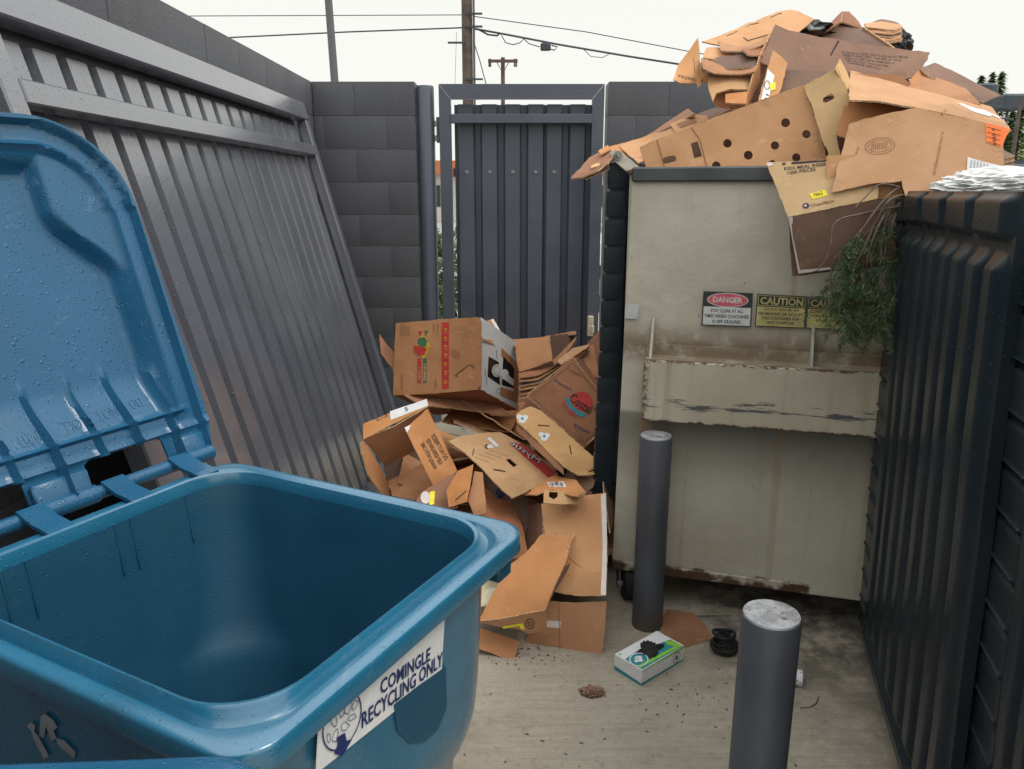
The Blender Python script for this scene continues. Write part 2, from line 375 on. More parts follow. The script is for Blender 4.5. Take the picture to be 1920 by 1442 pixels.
# ------------------------------------------------------------------ flat plates (cardboard, labels) with outline, holes and bend
_txt = {}
def textmesh(s, bold=0.0):
    k = (s, bold)
    if k not in _txt:
        cu = bpy.data.curves.new('t', 'FONT'); cu.body = s; cu.size = 1; cu.resolution_u = 2; cu.offset = bold
        o = bpy.data.objects.new('t', cu); me = bpy.data.meshes.new_from_object(o)
        vs = [(v.co.x, v.co.y) for v in me.vertices]; fs = [list(p.vertices) for p in me.polygons]
        bpy.data.meshes.remove(me); bpy.data.objects.remove(o); bpy.data.curves.remove(cu)
        x0 = min(v[0] for v in vs); x1 = max(v[0] for v in vs); y0 = min(v[1] for v in vs); y1 = max(v[1] for v in vs)
        vs = [((x-x0)/(x1-x0), (y-y0)/(y1-y0)) for x, y in vs]
        _txt[k] = (vs, fs)
    return _txt[k]
def pin(pt, poly):
    x, y = pt; c = False; j = len(poly)-1
    for i in range(len(poly)):
        xi, yi = poly[i]; xj, yj = poly[j]
        if (yi > y) != (yj > y) and x < (xj-xi)*(y-yi)/(yj-yi)+xi: c = not c
        j = i
    return c
class Plate:
    def __init__(s, name, pts, mat='kraft', parent=None, holes=(), bend=None, thick=.005, res=.04, wob=.003, edge=True, px=True, smooth=35, seed=None, exd=None):
        """pts: pixel points (three of them carrying a depth) or world points when px=False; holes: pixel polygons"""
        if px:
            ref = [P(*p) for p in pts if len(p) == 3][:3]
            if len(ref) < 3:
                q = pts[-1] if len(pts[-1]) == 2 else pts[1]; ref.append(P(q[0], q[1], sum(p[2] for p in pts if len(p) == 3)/2))
            nrm = (ref[1]-ref[0]).cross(ref[2]-ref[0]).normalized(); d = nrm.dot(ref[0])
        else:
            W_ = [Vector(p) for p in pts]; c = sum(W_, Vector())/len(W_); nrm = Vector()
            for i in range(len(W_)): nrm += (W_[i]-c).cross(W_[(i+1) % len(W_)]-c)
            nrm.normalize(); d = nrm.dot(c)
        if nrm.dot(CAM)-d < 0: nrm = -nrm; d = -d
        s.n = nrm; s.d = d
        if px: W_ = [s.hit(p[0], p[1]) for p in pts]
        s.O = W_[0].copy()
        s.ex = Vector(exd) if exd is not None else (W_[1]-W_[0]); s.ex = (s.ex-nrm*s.ex.dot(nrm)).normalized(); s.ey = nrm.cross(s.ex)
        s.out = [s.w2m(p) for p in W_]
        xs = [p[0] for p in s.out]; ys = [p[1] for p in s.out]
        s.bb = (min(xs), max(xs), min(ys), max(ys)); s.wob = wob; s.fb = bend
        s.seed = random.random()*50 if seed is None else seed
        s.t = thick; s.jit = .0030 if (wob >= .002 and edge) else 0.
        hl = [[s.pm(*q) for q in h] for h in holes] if px else [[s.w2m(Vector(q)) for q in h] for h in holes]
        s.obj = s._tri(name, s.out, hl, mat, parent, thick, res, edge, smooth)
    def hit(s, px, py):
        r = ray(px, py); return CAM + r*((s.d-s.n.dot(CAM))/s.n.dot(r))
    def w2m(s, p): q = p-s.O; return (q.dot(s.ex), q.dot(s.ey))
    def pm(s, px, py): return s.w2m(s.hit(px, py))
    def S(s, x, y, off=0.):
        a = (x-s.bb[0])/max(1e-6, s.bb[1]-s.bb[0]); b = (y-s.bb[2])/max(1e-6, s.bb[3]-s.bb[2])
        h = (s.fb(a, b) if s.fb else 0.)
        if s.wob: h += s.wob*1.6*noise.noise(Vector((x*5+s.seed, y*5, s.seed)))+s.wob*.7*noise.noise(Vector((x*19+s.seed, y*19, 3)))
        return s.O + s.ex*x + s.ey*y + s.n*(h+off)
    def _tri(s, name, out, holes, mat, parent, thick, res, edge, smooth, off=0.):
        pts = []; edges = []
        def ring(poly):
            n0 = len(pts); k = 0
            for i in range(len(poly)):
                a = Vector(poly[i]); b = Vector(poly[(i+1) % len(poly)]); n = max(1, int((b-a).length/(.018 if s.jit else res)))
                nm = Vector((-(b-a).y, (b-a).x)).normalized() if (b-a).length > 1e-9 else Vector((0, 0))
                for j in range(n):
                    q_ = a.lerp(b, j/n); jt = s.jit*(noise.noise(Vector((q_.x*38+s.seed, q_.y*38, 7)))*1.6) if j else 0
                    pts.append(tuple(q_+nm*jt)); k += 1
            for i in range(k): edges.append((n0+i, n0+(i+1) % k))
        ring(out)
        for h in holes: ring(h)
        xs = [p[0] for p in out]; ys = [p[1] for p in out]
        nb = [Vector(p) for p in pts]
        if s.fb or s.wob:
            x = min(xs)+res*.5
            while x < max(xs):
                y = min(ys)+res*.5
                while y < max(ys):
                    if pin((x, y), out) and not any(pin((x, y), h) for h in holes):
                        q = Vector((x, y))
                        if min((q-b).length for b in nb) > res*.35: pts.append((x, y))
                    y += res
                x += res
        r = geometry.delaunay_2d_cdt([Vector(p) for p in pts], edges, [], 0, 1e-6)
        vs = [tuple(v) for v in r[0]]; fs = []
        for f in r[2]:
            c = (sum(vs[i][0] for i in f)/3, sum(vs[i][1] for i in f)/3)
            if pin(c, out) and not any(pin(c, h) for h in holes): fs.append(list(f))
        front = [s.S(x, y, off) for x, y in vs]
        n = len(vs); V = list(front); Fc = [list(f) for f in fs]; fm = [0]*len(fs)
        if thick:
            V += [s.S(x, y, off-thick) for x, y in vs]
            Fc += [[i+n for i in f][::-1] for f in fs]; fm += [0]*len(fs)
            ec = {}
            for f in fs:
                for i in range(3):
                    a, b = f[i], f[(i+1) % 3]; ec[(a, b)] = 1
            for (a, b) in ec:
                if (b, a) not in ec: Fc.append([b, a, a+n, b+n]); fm.append(1 if edge else 0)
        m = M[mat] if isinstance(mat, str) else mat
        return mk(name, V, Fc, [m, M['edge']], parent, smooth, fm)
    # ---- marks printed or stuck on the plate
    def mark(s, polys, mat, name='print', off=.0012, res=.03, parent=None):
        """polys: pixel polygons"""
        mb = MB()
        for p in polys:
            out = [s.pm(*q) for q in p]
            if s.fb or s.wob:
                pts = []; nn = 0
                for i in range(len(out)):
                    a = Vector(out[i]); b = Vector(out[(i+1) % len(out)]); n = max(1, int((b-a).length/res))
                    for j in range(n): pts.append(a.lerp(b, j/n))
                k = len(pts); edges = [(i, (i+1) % k) for i in range(k)]
                xs = [q[0] for q in out]; ys = [q[1] for q in out]; x = min(xs)+res/2
                while x < max(xs):
                    y = min(ys)+res/2
                    while y < max(ys):
                        if pin((x, y), out): pts.append(Vector((x, y)))
                        y += res
                    x += res
                r = geometry.delaunay_2d_cdt(pts, edges, [], 0, 1e-6)
                vs = r[0]; fs = [f for f in r[2] if pin((sum(vs[i][0] for i in f)/3, sum(vs[i][1] for i in f)/3), out)]
                mb.add([s.S(v[0], v[1], off) for v in vs], fs)
            else: mb.add([s.S(v[0], v[1], off) for v in out], [list(range(len(out)))])
        return mb.build(name, M[mat], parent or s.obj)
    def text(s, t, p0, p1, up, mat='ink', bold=0., off=.0016, name='printed_text', parent=None):
        """p0->p1 baseline in pixels, up = pixel position of the text's top-left"""
        a = Vector(s.pm(*p0)); b = Vector(s.pm(*p1)); c = Vector(s.pm(*up))
        vs, fs = textmesh(t, bold)
        mb = MB(); mb.add([s.S(*(a+(b-a)*x+(c-a)*y), off) for x, y in vs], fs)
        return mb.build(name, M[mat], parent or s.obj)
    def line(s, pts, wd, mat='ink', off=.0016, closed=False, name='print'):
        ps = [Vector(s.pm(*p)) for p in pts]; mb = MB()
        n = len(ps)
        for i in range(n if closed else n-1):
            a = ps[i]; b = ps[(i+1) % n]
            if (b-a).length < 1e-7: continue
            t = (b-a).normalized(); q = Vector((-t.y, t.x))*wd/2
            mb.add([s.S(*(a-q), off), s.S(*(b-q), off), s.S(*(b+q), off), s.S(*(a+q), off)], [[0, 1, 2, 3]])
        return mb.build(name, M[mat], s.obj)
def circ(cx, cy, rx, ry=None, n=16, rot=0):
    ry = ry or rx; c, s_ = math.cos(R(rot)), math.sin(R(rot))
    return [(cx+rx*math.cos(2*math.pi*k/n)*c-ry*math.sin(2*math.pi*k/n)*s_, cy+rx*math.cos(2*math.pi*k/n)*s_+ry*math.sin(2*math.pi*k/n)*c) for k in range(n)]
def slot(cx, cy, l, w_, ang, n=5):
    c, s_ = math.cos(R(ang)), math.sin(R(ang)); o = []
    for side in (1, -1):
        for k in range(n+1):
            a = R(-90+180*k/n); x = side*(l/2-w_/2)+side*w_/2*math.cos(a); y = side*w_/2*math.sin(a)
            o.append((cx+x*c-y*s_, cy+x*s_+y*c))
    return o
def sheet(name, label, pts, mat='kraft', group=None, cat='cardboard', **k):
    p = Plate(name, pts, mat, None, **k); tag(p.obj, label, cat, group); return p
def wbox(parent, q, D, mats, skip=(), thick=.004, names=None, px=True, wob=.002, bends=None, **k):
    """box from a front quad q (bl, br, tr, tl) and a depth vector; returns plates of front, back, left, right, top, bottom"""
    if px:
        ref = [P(*p) for p in q if len(p) == 3][:3]
        nrm = (ref[1]-ref[0]).cross(ref[2]-ref[0]).normalized(); d = nrm.dot(ref[0])
        W_ = []
        for p in q:
            r = ray(p[0], p[1]); W_.append(CAM + r*((d-nrm.dot(CAM))/nrm.dot(r)))
    else: W_ = [Vector(p) for p in q]
    bl, br, tr, tl = W_; D = Vector(D)
    fq = {'front': [bl, br, tr, tl], 'back': [bl+D, br+D, tr+D, tl+D], 'left': [bl+D, bl, tl, tl+D],
          'right': [br, br+D, tr+D, tr], 'top': [tl, tr, tr+D, tl+D], 'bottom': [bl+D, br+D, br, bl]}
    res = {}
    for kx, qd in fq.items():
        if kx in skip: continue
        m = mats.get(kx, mats['all'])
        res[kx] = Plate((names or {}).get(kx, 'side_panel'), qd, m, parent, px=False, thick=thick, wob=wob, bend=(bends or {}).get(kx), **k)
    res['W'] = W_; return res

# ================================================================== SETTING
g = MB(); g.add([(-400, -60, -.012), (400, -60, -.012), (400, 900, -.012), (-400, 900, -.012)], [[0, 1, 2, 3]])
tag(g.build('ground', M['asphalt'], base=Vector((0, 0, 0))), kind='structure')
g = MB(); g.box((.6, 2.2, -.004), (5.0, 6.9, .016)); tag(g.build('concrete_slab', M['concrete'], base=Vector((0, 0, 0))), kind='structure')

def block_wall(name, label, O, ex, n_in, length, thick=.2, courses=11, ch=.2064, bl=.406, phase=0.):
    """blocks of a running-bond wall; O = lower left of visible face, ex = along the face, n_in = into the wall"""
    O = Vector(O); ex = Vector(ex); n_in = Vector(n_in); mb = MB()
    T = lambda v: O + ex*v.x + n_in*v.y + Vector((0, 0, v.z))
    mb.box((length/2, thick/2, courses*ch/2-.003), (length-.012, thick-.006, courses*ch-.008), T)
    for c in range(courses):
        x = -bl*(((c % 2)*.5+phase) % 1)
        while x < length-.01:
            a = max(0, x); b = min(length, x+bl)
            if b-a > .02:
                mb.box(((a+b)/2+random.uniform(-.0008, .0008), thick/2+random.uniform(-.0012, .0012), (c+.5)*ch), (b-a-.0015, thick, ch-.002), T, bev=.0035, seg=2)
            x += bl
    o = mb.build(name, M['block'], smooth=30); return tag(o, label, 'wall')
ZT = 2.27
block_wall('block_wall', 'long dark grey painted block wall behind the leaning gate on the left', (-1.276, 5.4, 0), (0, -1, 0), (-1, 0, 0), 6.0, phase=.2)
block_wall('block_wall', 'short grey block wall section between left corner and round gate post', (-1.272, 5.2, 0), (1, 0, 0), (0, 1, 0), .652, phase=.35)
block_wall('block_wall', 'grey block wall section right of the narrow gate behind the cardboard heap', (.617, 5.2, 0), (1, 0, 0), (0, 1, 0), 1.9, phase=.05)

# gate post
t = empty('gate_post', (-.56, 5.26, 0), 'round grey steel post between block wall end and narrow gate', 'post')
mb = MB(); mb.tube([(-.56, 5.26, 0), (-.56, 5.26, 2.24), (-.56, 5.26, 2.25)], [.057, .057, .052], 28)
mb.build('pole', M['gate_blue'], t, 35)
mb = MB()
for z in (2.02, 1.93):
    mb.box((-.486, 5.27, z), (.05, .03, .035), bev=.004)
mb.tube([(-.482, 5.26, 1.9), (-.482, 5.26, 2.06)], .011, 8)
mb.build('hinge', M['steel'], t, 35)

def corr_panel(T, x0, x1, z0, z1, pitch, flat, depth, extra=None):
    """corrugated sheet: raised flats joined by sloping webs to valleys; T maps (x along, y out of the face, z up)"""
    prof = []; x = x0
    cols = extra or []
    xs = []
    i = 0
    while x < x1-.01:
        w_ = flat
        xs.append((x, x+w_)); x += pitch if not (cols and i in cols) else pitch*.80
        i += 1
    prof.append((x0-.03, 0)); prof.append((x0-.012, 0))
    for a, b in xs:
        prof += [(a, depth), (b, depth), (b+.012, 0)]
        if b+.012 < x1+.05: prof.append((b+(pitch-flat)-.012, 0))
    mb = MB(); nz = 24
    rows = [[T(Vector((px_, py_+.0006*math.sin(k*.9+px_*7), z0+(z1-z0)*k/nz))) for px_, py_ in prof] for k in range(nz+1)]
    back = [[T(Vector((px_, py_-.0015, z0+(z1-z0)*k/nz))) for px_, py_ in prof] for k in range(nz+1)]
    mb.loft(rows, close=False); mb.loft(back, close=False)
    return mb, xs
# narrow gate in the back wall
gx0, gx1 = -.468, .590
t = empty('narrow_gate', (.06, 5.2, 0), 'narrow grey steel gate with corrugated infill in the back wall opening', 'gate')
T = lambda v: Vector((v.x, 5.26-v.y, v.z))
fr = MB(); zt = 2.255; zb = .12; hw = .075
fr.prism([(gx0, 5.2, zb), (gx0+hw, 5.2, zb+hw), (gx0+hw, 5.2, zt-.09), (gx0, 5.2, zt)], (0, .06, 0))
fr.prism([(gx1, 5.2, zb), (gx1, 5.2, zt), (gx1-hw, 5.2, zt-.09), (gx1-hw, 5.2, zb+hw)], (0, .06, 0))
fr.prism([(gx0+.002, 5.2, zt), (gx0+hw+.001, 5.2, zt-.089), (gx1-hw-.001, 5.2, zt-.089), (gx1-.002, 5.2, zt)], (0, .06, 0))
fr.prism([(gx0+.002, 5.2, zb), (gx1-.002, 5.2, zb), (gx1-hw, 5.2, zb+hw-.001), (gx0+hw, 5.2, zb+hw-.001)], (0, .06, 0))
fr.build('frame', M['gate_blue'], t)
mb = MB(); mb.box(((gx0+gx1)/2, 5.212, 2.045), (gx1-gx0-2*hw-.002, .045, .056), bev=.003); mb.build('rail', M['gate_blue'], t)
mb = MB(); mb.box(((gx0+gx1)/2, 5.325, 1.715), (gx1-gx0-2*hw-.002, .03, .056), bev=.003); mb.build('rail', M['gate_blue'], t)
mb, xs = corr_panel(lambda v: Vector((v.x, 5.31-v.y, v.z)), -.348, .5, .16, 2.14, .152, .094, .042, extra=[3])
mb.build('corrugated_panel', M['gate_blue'], t)
for a, b in xs:
    sc_ = MB()
    c = Vector(((a+b)/2+.002, 5.268, 1.715))
    sc_.tube([c, c+Vector((0, -.004, 0))], .013, 14); sc_.tube([c, c+Vector((0, -.009, 0)), c+Vector((0, -.011, 0))], [.007, .007, .003], 8)
    sc_.build('screw', M['steel'], t, 35)
mb = MB(); mb.box((.535, 5.185, .70), (.04, .03, .14), bev=.006); mb.box((.55, 5.18, .68), (.02, .05, .05), bev=.004); mb.build('latch', M['cream'], t, 35)

# leaning gate: plane through (-.676,z=0) rising to the wall
LEAN = math.atan(.254); gl = 2.16
up = Vector((-math.sin(LEAN), 0, math.cos(LEAN))); out = Vector((math.cos(LEAN), 0, math.sin(LEAN)))
O_ = Vector((-.680, 4.74, .0))
T = lambda v: O_ + Vector((0, -1, 0))*v.x + out*v.y + up*v.z
GL = 2.90
t = empty('leaning_gate', (-.7, 3.3, 0), 'large wet grey steel gate with corrugated ribs leaning against left wall', 'gate')
mb = MB()
mb.box((GL/2, -.03, gl-.05), (GL, .06, .10), T, bev=.005); mb.build('top_rail', M['gate_grey'], t, 35)
mb = MB(); mb.box((GL/2, -.022, gl-.275), (GL-.152, .045, .060), T, bev=.004); mb.build('rail', M['gate_grey'], t, 35)
for x in (.0375, GL-.0375):
    mb = MB(); mb.box((x, -.031, (gl-.102)/2), (.075, .058, gl-.102), T, bev=.005); mb.build('stile', M['gate_grey'], t, 35)
mb = MB(); mb.box((GL/2, -.03, .05), (GL-.152, .056, .09), T, bev=.005); mb.build('bottom_rail', M['gate_grey'], t, 35)
T2 = lambda v: O_ + Vector((0, -1, 0))*v.x + out*(v.y-.110) + up*v.z
mb, xs = corr_panel(T2, .115, GL-.12, .1, gl-.125, .159, .106, .048)
mb.build('corrugated_panel', M['gate_grey'], t)

# ================================================================== background beyond the walls
def pole(name, label, px, Yd, py_top, r, mat, zt=None):
    b = P(px, 150, Yd)
    mb = MB(); top = zt or P(px, py_top, Yd).z
    mb.tube([(b.x, Yd, 0), (b.x, Yd, top*.5), (b.x, Yd, top)], [r*1.1, r*1.02, r], 12)
    return b.x, top, mb
t = empty('utility_pole', (P(877, 100, 24).x, 24, 0), 'tall brown wooden utility pole rising behind the narrow gate', 'utility pole')
x, top, mb = pole('p', '', 877, 24, -400, .152, 'wood', 14.); mb.build('shaft', M['wood'], t, 40)
mb = MB(); mb.tube([(x+.2, 23.9, 0), (x+.2, 23.9, 9.0)], .035, 6); mb.build('conduit', M['galv'], t, 40)
for py in (28, 52, 82, 150):
    z = P(877, py, 24).z; mb = MB(); mb.box((x+(.2 if py != 82 else -.3), 23.84, z), (.5, .05, .05)); mb.build('bracket', M['wire'], t)
t = empty('utility_pole', (P(943, 130, 60).x, 60, 0), 'small far utility pole with crossarm behind the narrow gate', 'utility pole')
x, top, mb = pole('p', '', 943, 60, 108, .15, 'wood'); mb.build('shaft', M['wood'], t, 40)
mb = MB(); mb.box((x, 59.9, top-.25), (2.15, .14, .2))
for dx in (-1.0, -.9, .85, .98): mb.tube([(x+dx, 59.9, top-.1), (x+dx, 59.9, top-.65)], .06, 6)
mb.tube([(x-.45, 59.85, top-.3), (x, 59.8, top-1.1), (x+.45, 59.85, top-.3)], .035, 5)
mb.build('crossarm', M['wood'], t)
t = empty('lamp_post', (P(628, 130, 16).x, 16, 0), 'slim grey steel lamp post rising above the left block wall', 'lamp post')
x, top, mb = pole('p', '', 627, 16, -300, .06, 'galv', 9.); 
mb = MB(); mb.tube([(P(629, 150, 16).x, 16, 0), (P(629, 150, 16).x, 16, 3), (P(618, 0, 16).x-.12, 16, 9)], [.085, .078, .06], 12); mb.build('shaft', M['galv'], t, 40)
mb = MB(); mb.box((P(618, 0, 16).x-.5, 16, 9.02), (.9, .3, .1), bev=.03); mb.build('lamp_head', M['galv'], t, 40)
def cable(label, pts, r, Yd=24, sag=0., mats='wire'):
    W_ = []
    for i in range(len(pts)-1):
        a, b = pts[i], pts[i+1]
        for k in range(8):
            f = k/8; W_.append(P(a[0]+(b[0]-a[0])*f, a[1]+(b[1]-a[1])*f+sag*math.sin(math.pi*f), Yd))
    W_.append(P(*pts[-1][:2], Yd)); mb = MB(); mb.tube(W_, r, 6)
    return tag(mb.build('overhead_cable', M[mats], None, 60), label, 'cable')
cable('thin upper cable running left from the wooden utility pole', [(-200, 33), (370, 30), (868, 28)], .012)
cable('thicker lower cable running left from the wooden utility pole', [(-200, 112), (440, 70), (650, 60), (868, 52)], .02)
cable('thin upper cable running right from the wooden pole to the cardboard heap', [(890, 31), (1100, 60), (1300, 98), (1900, 205)], .013)
cc = cable('thick lower cable with hanging loops running right from the wooden pole', [(890, 54), (940, 63), (1050, 84), (1180, 106), (1290, 123), (1900, 225)], .028)
mb = MB(); b = P(1023, 88, 24); mb.box(b, (.30, .2, .2), bev=.03); mb.build('splice_box', M['wire'], cc, 35)
mb = MB()
mb.tube([P(895, 54, 24), P(915, 65, 24), P(932, 67, 24), P(938, 62, 24)], .025, 6)
mb.build('cable_loop', M['wire'], cc, 60); mb = MB()
mb.tube([P(940, 66, 24), P(948, 80, 24), P(962, 84, 24), P(975, 80, 24), P(982, 73, 24), P(992, 82, 24), P(1012, 88, 24)], .014, 6)
mb.build('cable_loop', M['wire'], cc, 60); mb = MB()
mb.tube([P(1034, 85, 24), P(1045, 88, 24), P(1040, 94, 24), P(1030, 92, 24)], .018, 6)
mb.build('cable_loop', M['wire'], cc, 60); mb = MB()
mb.tube([P(1095, 93, 24), P(1108, 106, 24), P(1130, 108, 24), P(1142, 101, 24)], .01, 6)
mb.build('cable_loop', M['wire'], cc, 60)
cable('thin cable dropping steeply to the right beside the wooden utility pole', [(888, 78), (900, 115), (912, 160)], .014, 23.5)
cable('very thin guy wire dropping just left of the wooden utility pole', [(856, 60), (853, 160)], .006, 24.5)

# parked car glimpsed through the slits beside the gate
def car(X, Y, rz, label):
    t = empty('parked_car', (X, Y, 0), label, 'car')
    c, s_ = math.cos(rz), math.sin(rz)
    T = lambda v: Vector((X+v.x*c-v.y*s_, Y+v.x*s_+v.y*c, v.z))
    prof = [(-2.2, .35), (-2.25, .6), (-2.15, .85), (-1.3, .95), (-.6, 1.4), (.6, 1.45), (1.5, 1.0), (2.1, .92), (2.25, .7), (2.2, .35)]
    mb = MB(); rings = []
    for y, k in ((-.9, .97), (-.86, 1.), (-.6, 1.), (.6, 1.), (.86, 1.), (.9, .97)):
        rings.append([T(Vector((x*(1 if abs(y) < .88 else .98), y*(.78 if z > 1.2 else (.93 if z > .97 else 1)), z*(1 if k == 1. else .99)))) for x, z in prof])
    mb.loft(rings, cap0=True, cap1=True); mb.build('body', M['car'], t, 40)
    mb = MB()
    for sy in (-1, 1):
        mb.add([T(Vector(q)) for q in ((-1.1, sy*.80, 1.0), (1.3, sy*.80, 1.02), (.6, sy*.735, 1.38), (-.55, sy*.735, 1.35))], [[0, 1, 2, 3]])
    mb.add([T(Vector(q)) for q in ((-1.24, -.7, 1.0), (-1.24, .7, 1.0), (-.66, .62, 1.38), (-.66, -.62, 1.38))], [[0, 1, 2, 3]])
    mb.add([T(Vector(q)) for q in ((1.48, -.7, 1.04), (1.48, .7, 1.04), (.68, .62, 1.44), (.68, -.62, 1.44))], [[0, 1, 2, 3]])
    mb.build('window', M['glass'], t)
    for sx in (-1.4, 1.4):
        for sy in (-.82, .82):
            mb = MB(); mb.tube([T(Vector((sx, sy-.1, .33))), T(Vector((sx, sy+.1, .33)))], .33, 20)
            wh = mb.build('wheel', M['rubber'], t, 40)
            mb = MB(); mb.tube([T(Vector((sx, sy-.105, .33))), T(Vector((sx, sy+.105, .33)))], .2, 14); mb.build('rim', M['steel'], wh, 40)
    for sy in (-.65, .65):
        mb = MB(); mb.box((-2.235, sy, .72), (.04, .3, .12), T, bev=.01); mb.build('headlight', M['steel'], t)
car(2.6, 11.5, R(8), 'white car parked beyond the narrow gate, seen through its slits')
# far building with orange fascia
t = empty('low_building', (-3, 46, 0), 'low pale building with orange fascia far beyond the gate', 'building')
mb = MB(); mb.box((-3, 46, 1.2), (26, 8, 2.4)); mb.build('wall', M['render'], t)
mb = MB(); mb.box((-3, 45.9, 2.75), (26.6, 8.6, .7)); mb.build('fascia', M['brick'], t)
for k in range(8):
    mb = MB(); mb.box((-14+k*3.1, 41.98, 1.3), (1.8, .06, 1.1)); mb.build('window', M['glass'], t)
# shrub seen through left slit
def shrub(X, Y, h, label):
    t = empty('shrub', (X, Y, 0), label, 'shrub')
    mb = MB()
    for k in range(6): mb.tube([(X, Y, 0), (X+random.uniform(-.2, .2), Y+random.uniform(-.2, .2), h*.8)], .012, 5)
    mb.build('stem', M['twig'], t)
    mb = MB()
    for k in range(1500):
        a = Vector((random.gauss(0, .22), random.gauss(0, .22), random.uniform(.12, 1)*h)); c = Vector((X, Y, 0))+a
        d = Vector((random.uniform(-1, 1), random.uniform(-1, 1), random.uniform(-.5, 1))).normalized()*.06; e = d.orthogonal().normalized()*.02
        mb.add([c-d, c+e, c+d, c-e], [[0, 1, 2, 3]])
    mb.build('foliage', M['leaf'], t)
shrub(-.75, 7.2, 1.25, 'green leafy shrub glimpsed in the slit between post and narrow gate')

# right background: hill, pale wall, tanks, trees
mb = MB(); rows = []
for j in range(9):
    row = []
    for i in range(41):
        x = 15+i*6.; y = 60+j*14
        z = (-.3 if j == 0 else 1)*((1-math.cos(math.pi*j/8))*.5*13.+noise.noise(Vector((x*.03, y*.03, 0)))*1.2*min(1, j))
        z *= min(1, i/10.)
        row.append(Vector((x, y, z-.1)))
    rows.append(row)
mb.loft(rows, close=False); tag(mb.build('hill', M['hill'], smooth=60, base=Vector((0, 0, 0))), kind='structure')
mb = MB(); mb.box((32, 44, 1.6), (34, .3, 3.2)); tag(mb.build('retaining_wall', M['tank']), 'dark grey far wall along the street at right edge', 'wall')
mb = MB(); mb.box((15, 22, .95), (14, .3, 1.9)); tag(mb.build('retaining_wall', M['render']), 'pale low wall at the right edge behind the white bag', 'wall')
t = empty('storage_tank', (P(1868, 200, 40).x, 40, 0), 'dark grey round tank standing on legs above the right block of trees', 'tank')
a = P(1868, 153, 40); bz = P(1868, 218, 40).z
mb = MB(); mb.tube([(a.x, 41, bz), (a.x, 41, a.z-.1), (a.x, 41, a.z)], [.66, .66, .5], 28); mb.build('tank_shell', M['tank'], t, 35)
mb = MB()
for dx, dy in ((-.45, -.4), (.45, -.4), (-.45, .4), (.45, .4)): mb.tube([(a.x+dx, 41+dy, 0), (a.x+dx, 41+dy, bz)], .09, 8)
mb.build('leg', M['tank'], t)
mb = MB(); a2 = P(1893, 180, 39); mb.box((a2.x, 39, (P(1893, 178, 39).z+P(1893, 208, 39).z)/2), (1.1, 1.2, P(1893, 178, 39).z-P(1893, 208, 39).z), bev=.1)
mb.build('equipment_box', M['tank'], t)
mb = MB(); mb.tube([(a2.x, 39, 0), (a2.x, 39, P(1893, 208, 39).z)], .07, 6); mb.build('leg', M['tank'], t)
t = empty('utility_pole', (P(1907, 250, 26).x, 26, 0), 'thin brown wooden pole at the right edge beside the tank', 'utility pole')
mb = MB(); mb.tube([(P(1907, 250, 26).x, 26, 0), (P(1912, 200, 26).x, 26, P(1912, 185, 26).z)], .06, 8); mb.build('shaft', M['wood'], t)
def conifer(px, py_top, Yd, wd, label):
    tp = P(px, py_top, Yd); t = empty('conifer_tree', (tp.x, Yd, 0), label, 'tree', 'far conifer trees at the right edge')
    mb = MB(); mb.tube([(tp.x, Yd, 0), (tp.x, Yd, tp.z)], [.25, .04], 7); mb.build('trunk', M['wood'], t)
    mb = MB(); base = 1.5
    for k in range(900):
        f = random.random()**.8; z = base+(tp.z-base)*f; rad = wd*(1-f)*(.5+.5*random.random())+.1; a = random.uniform(0, 6.28)
        c = Vector((tp.x+math.cos(a)*rad, Yd+math.sin(a)*rad, z)); d = Vector((math.cos(a), math.sin(a), -.35))*random.uniform(.2, .5); e = Vector((-math.sin(a), math.cos(a), 0))*.12
        mb.add([c-d, c+e, c+d, c-e], [[0, 1, 2, 3]])
    mb.build('crown', M['leaf'], t)
conifer(1841, 143, 75, 2.0, 'small far conifer tip just left of the grey tank')
conifer(1862, 138, 76, 2.0, 'far conifer tip rising right above the grey tank')
conifer(1880, 135, 77, 2.2, 'tallest far conifer tip above the grey tank')
conifer(1900, 205, 70, .8, 'far conifer just right of the grey tank')
conifer(1922, 176, 68, 1.3, 'far conifer cut by the right edge of the photo')

# ================================================================== BEIGE CONTAINER
A = Vector((.40, 2.79, 0)); fx = Vector((.963, -.270, 0)).normalized(); fy = Vector((.270, .963, 0)).normalized()
ZB, ZTOP = .165, 1.665
def BT(v): return A + fx*v.x + fy*v.y + Vector((0, 0, v.z))
def BTl(v):                      # slight inward lean of the end wall
    return A + fx*(v.x+.017*(v.z-ZB)/1.5*(1-min(1, v.x/1.7))) + fy*v.y + Vector((0, 0, v.z))
BW, BD = 1.75, 1.75
bt = empty('steel_dumpster', BT(Vector((BW/2, BD/2, 0))), 'weathered beige steel dumpster heaped with flattened cardboard, warning signs on its end', 'dumpster')
def rot_obj(name, mb_local, mat, parent, origin_local, smooth=None):
    """mesh kept in the container's own axes so its procedural dirt follows the steel"""
    o = Vector(origin_local); me = bpy.data.meshes.new(name)
    me.from_pydata([v-o for v in mb_local.v], [], mb_local.f); me.materials.append(mat)
    if smooth: me.polygons.foreach_set('use_smooth', [True]*len(me.polygons)); me.set_sharp_from_angle(angle=R(smooth))
    ob = bpy.data.objects.new(name, me); link(ob, parent, BT(o)); ob.rotation_euler = (0, 0, math.atan2(fx.y, fx.x)); return ob
mb = MB()
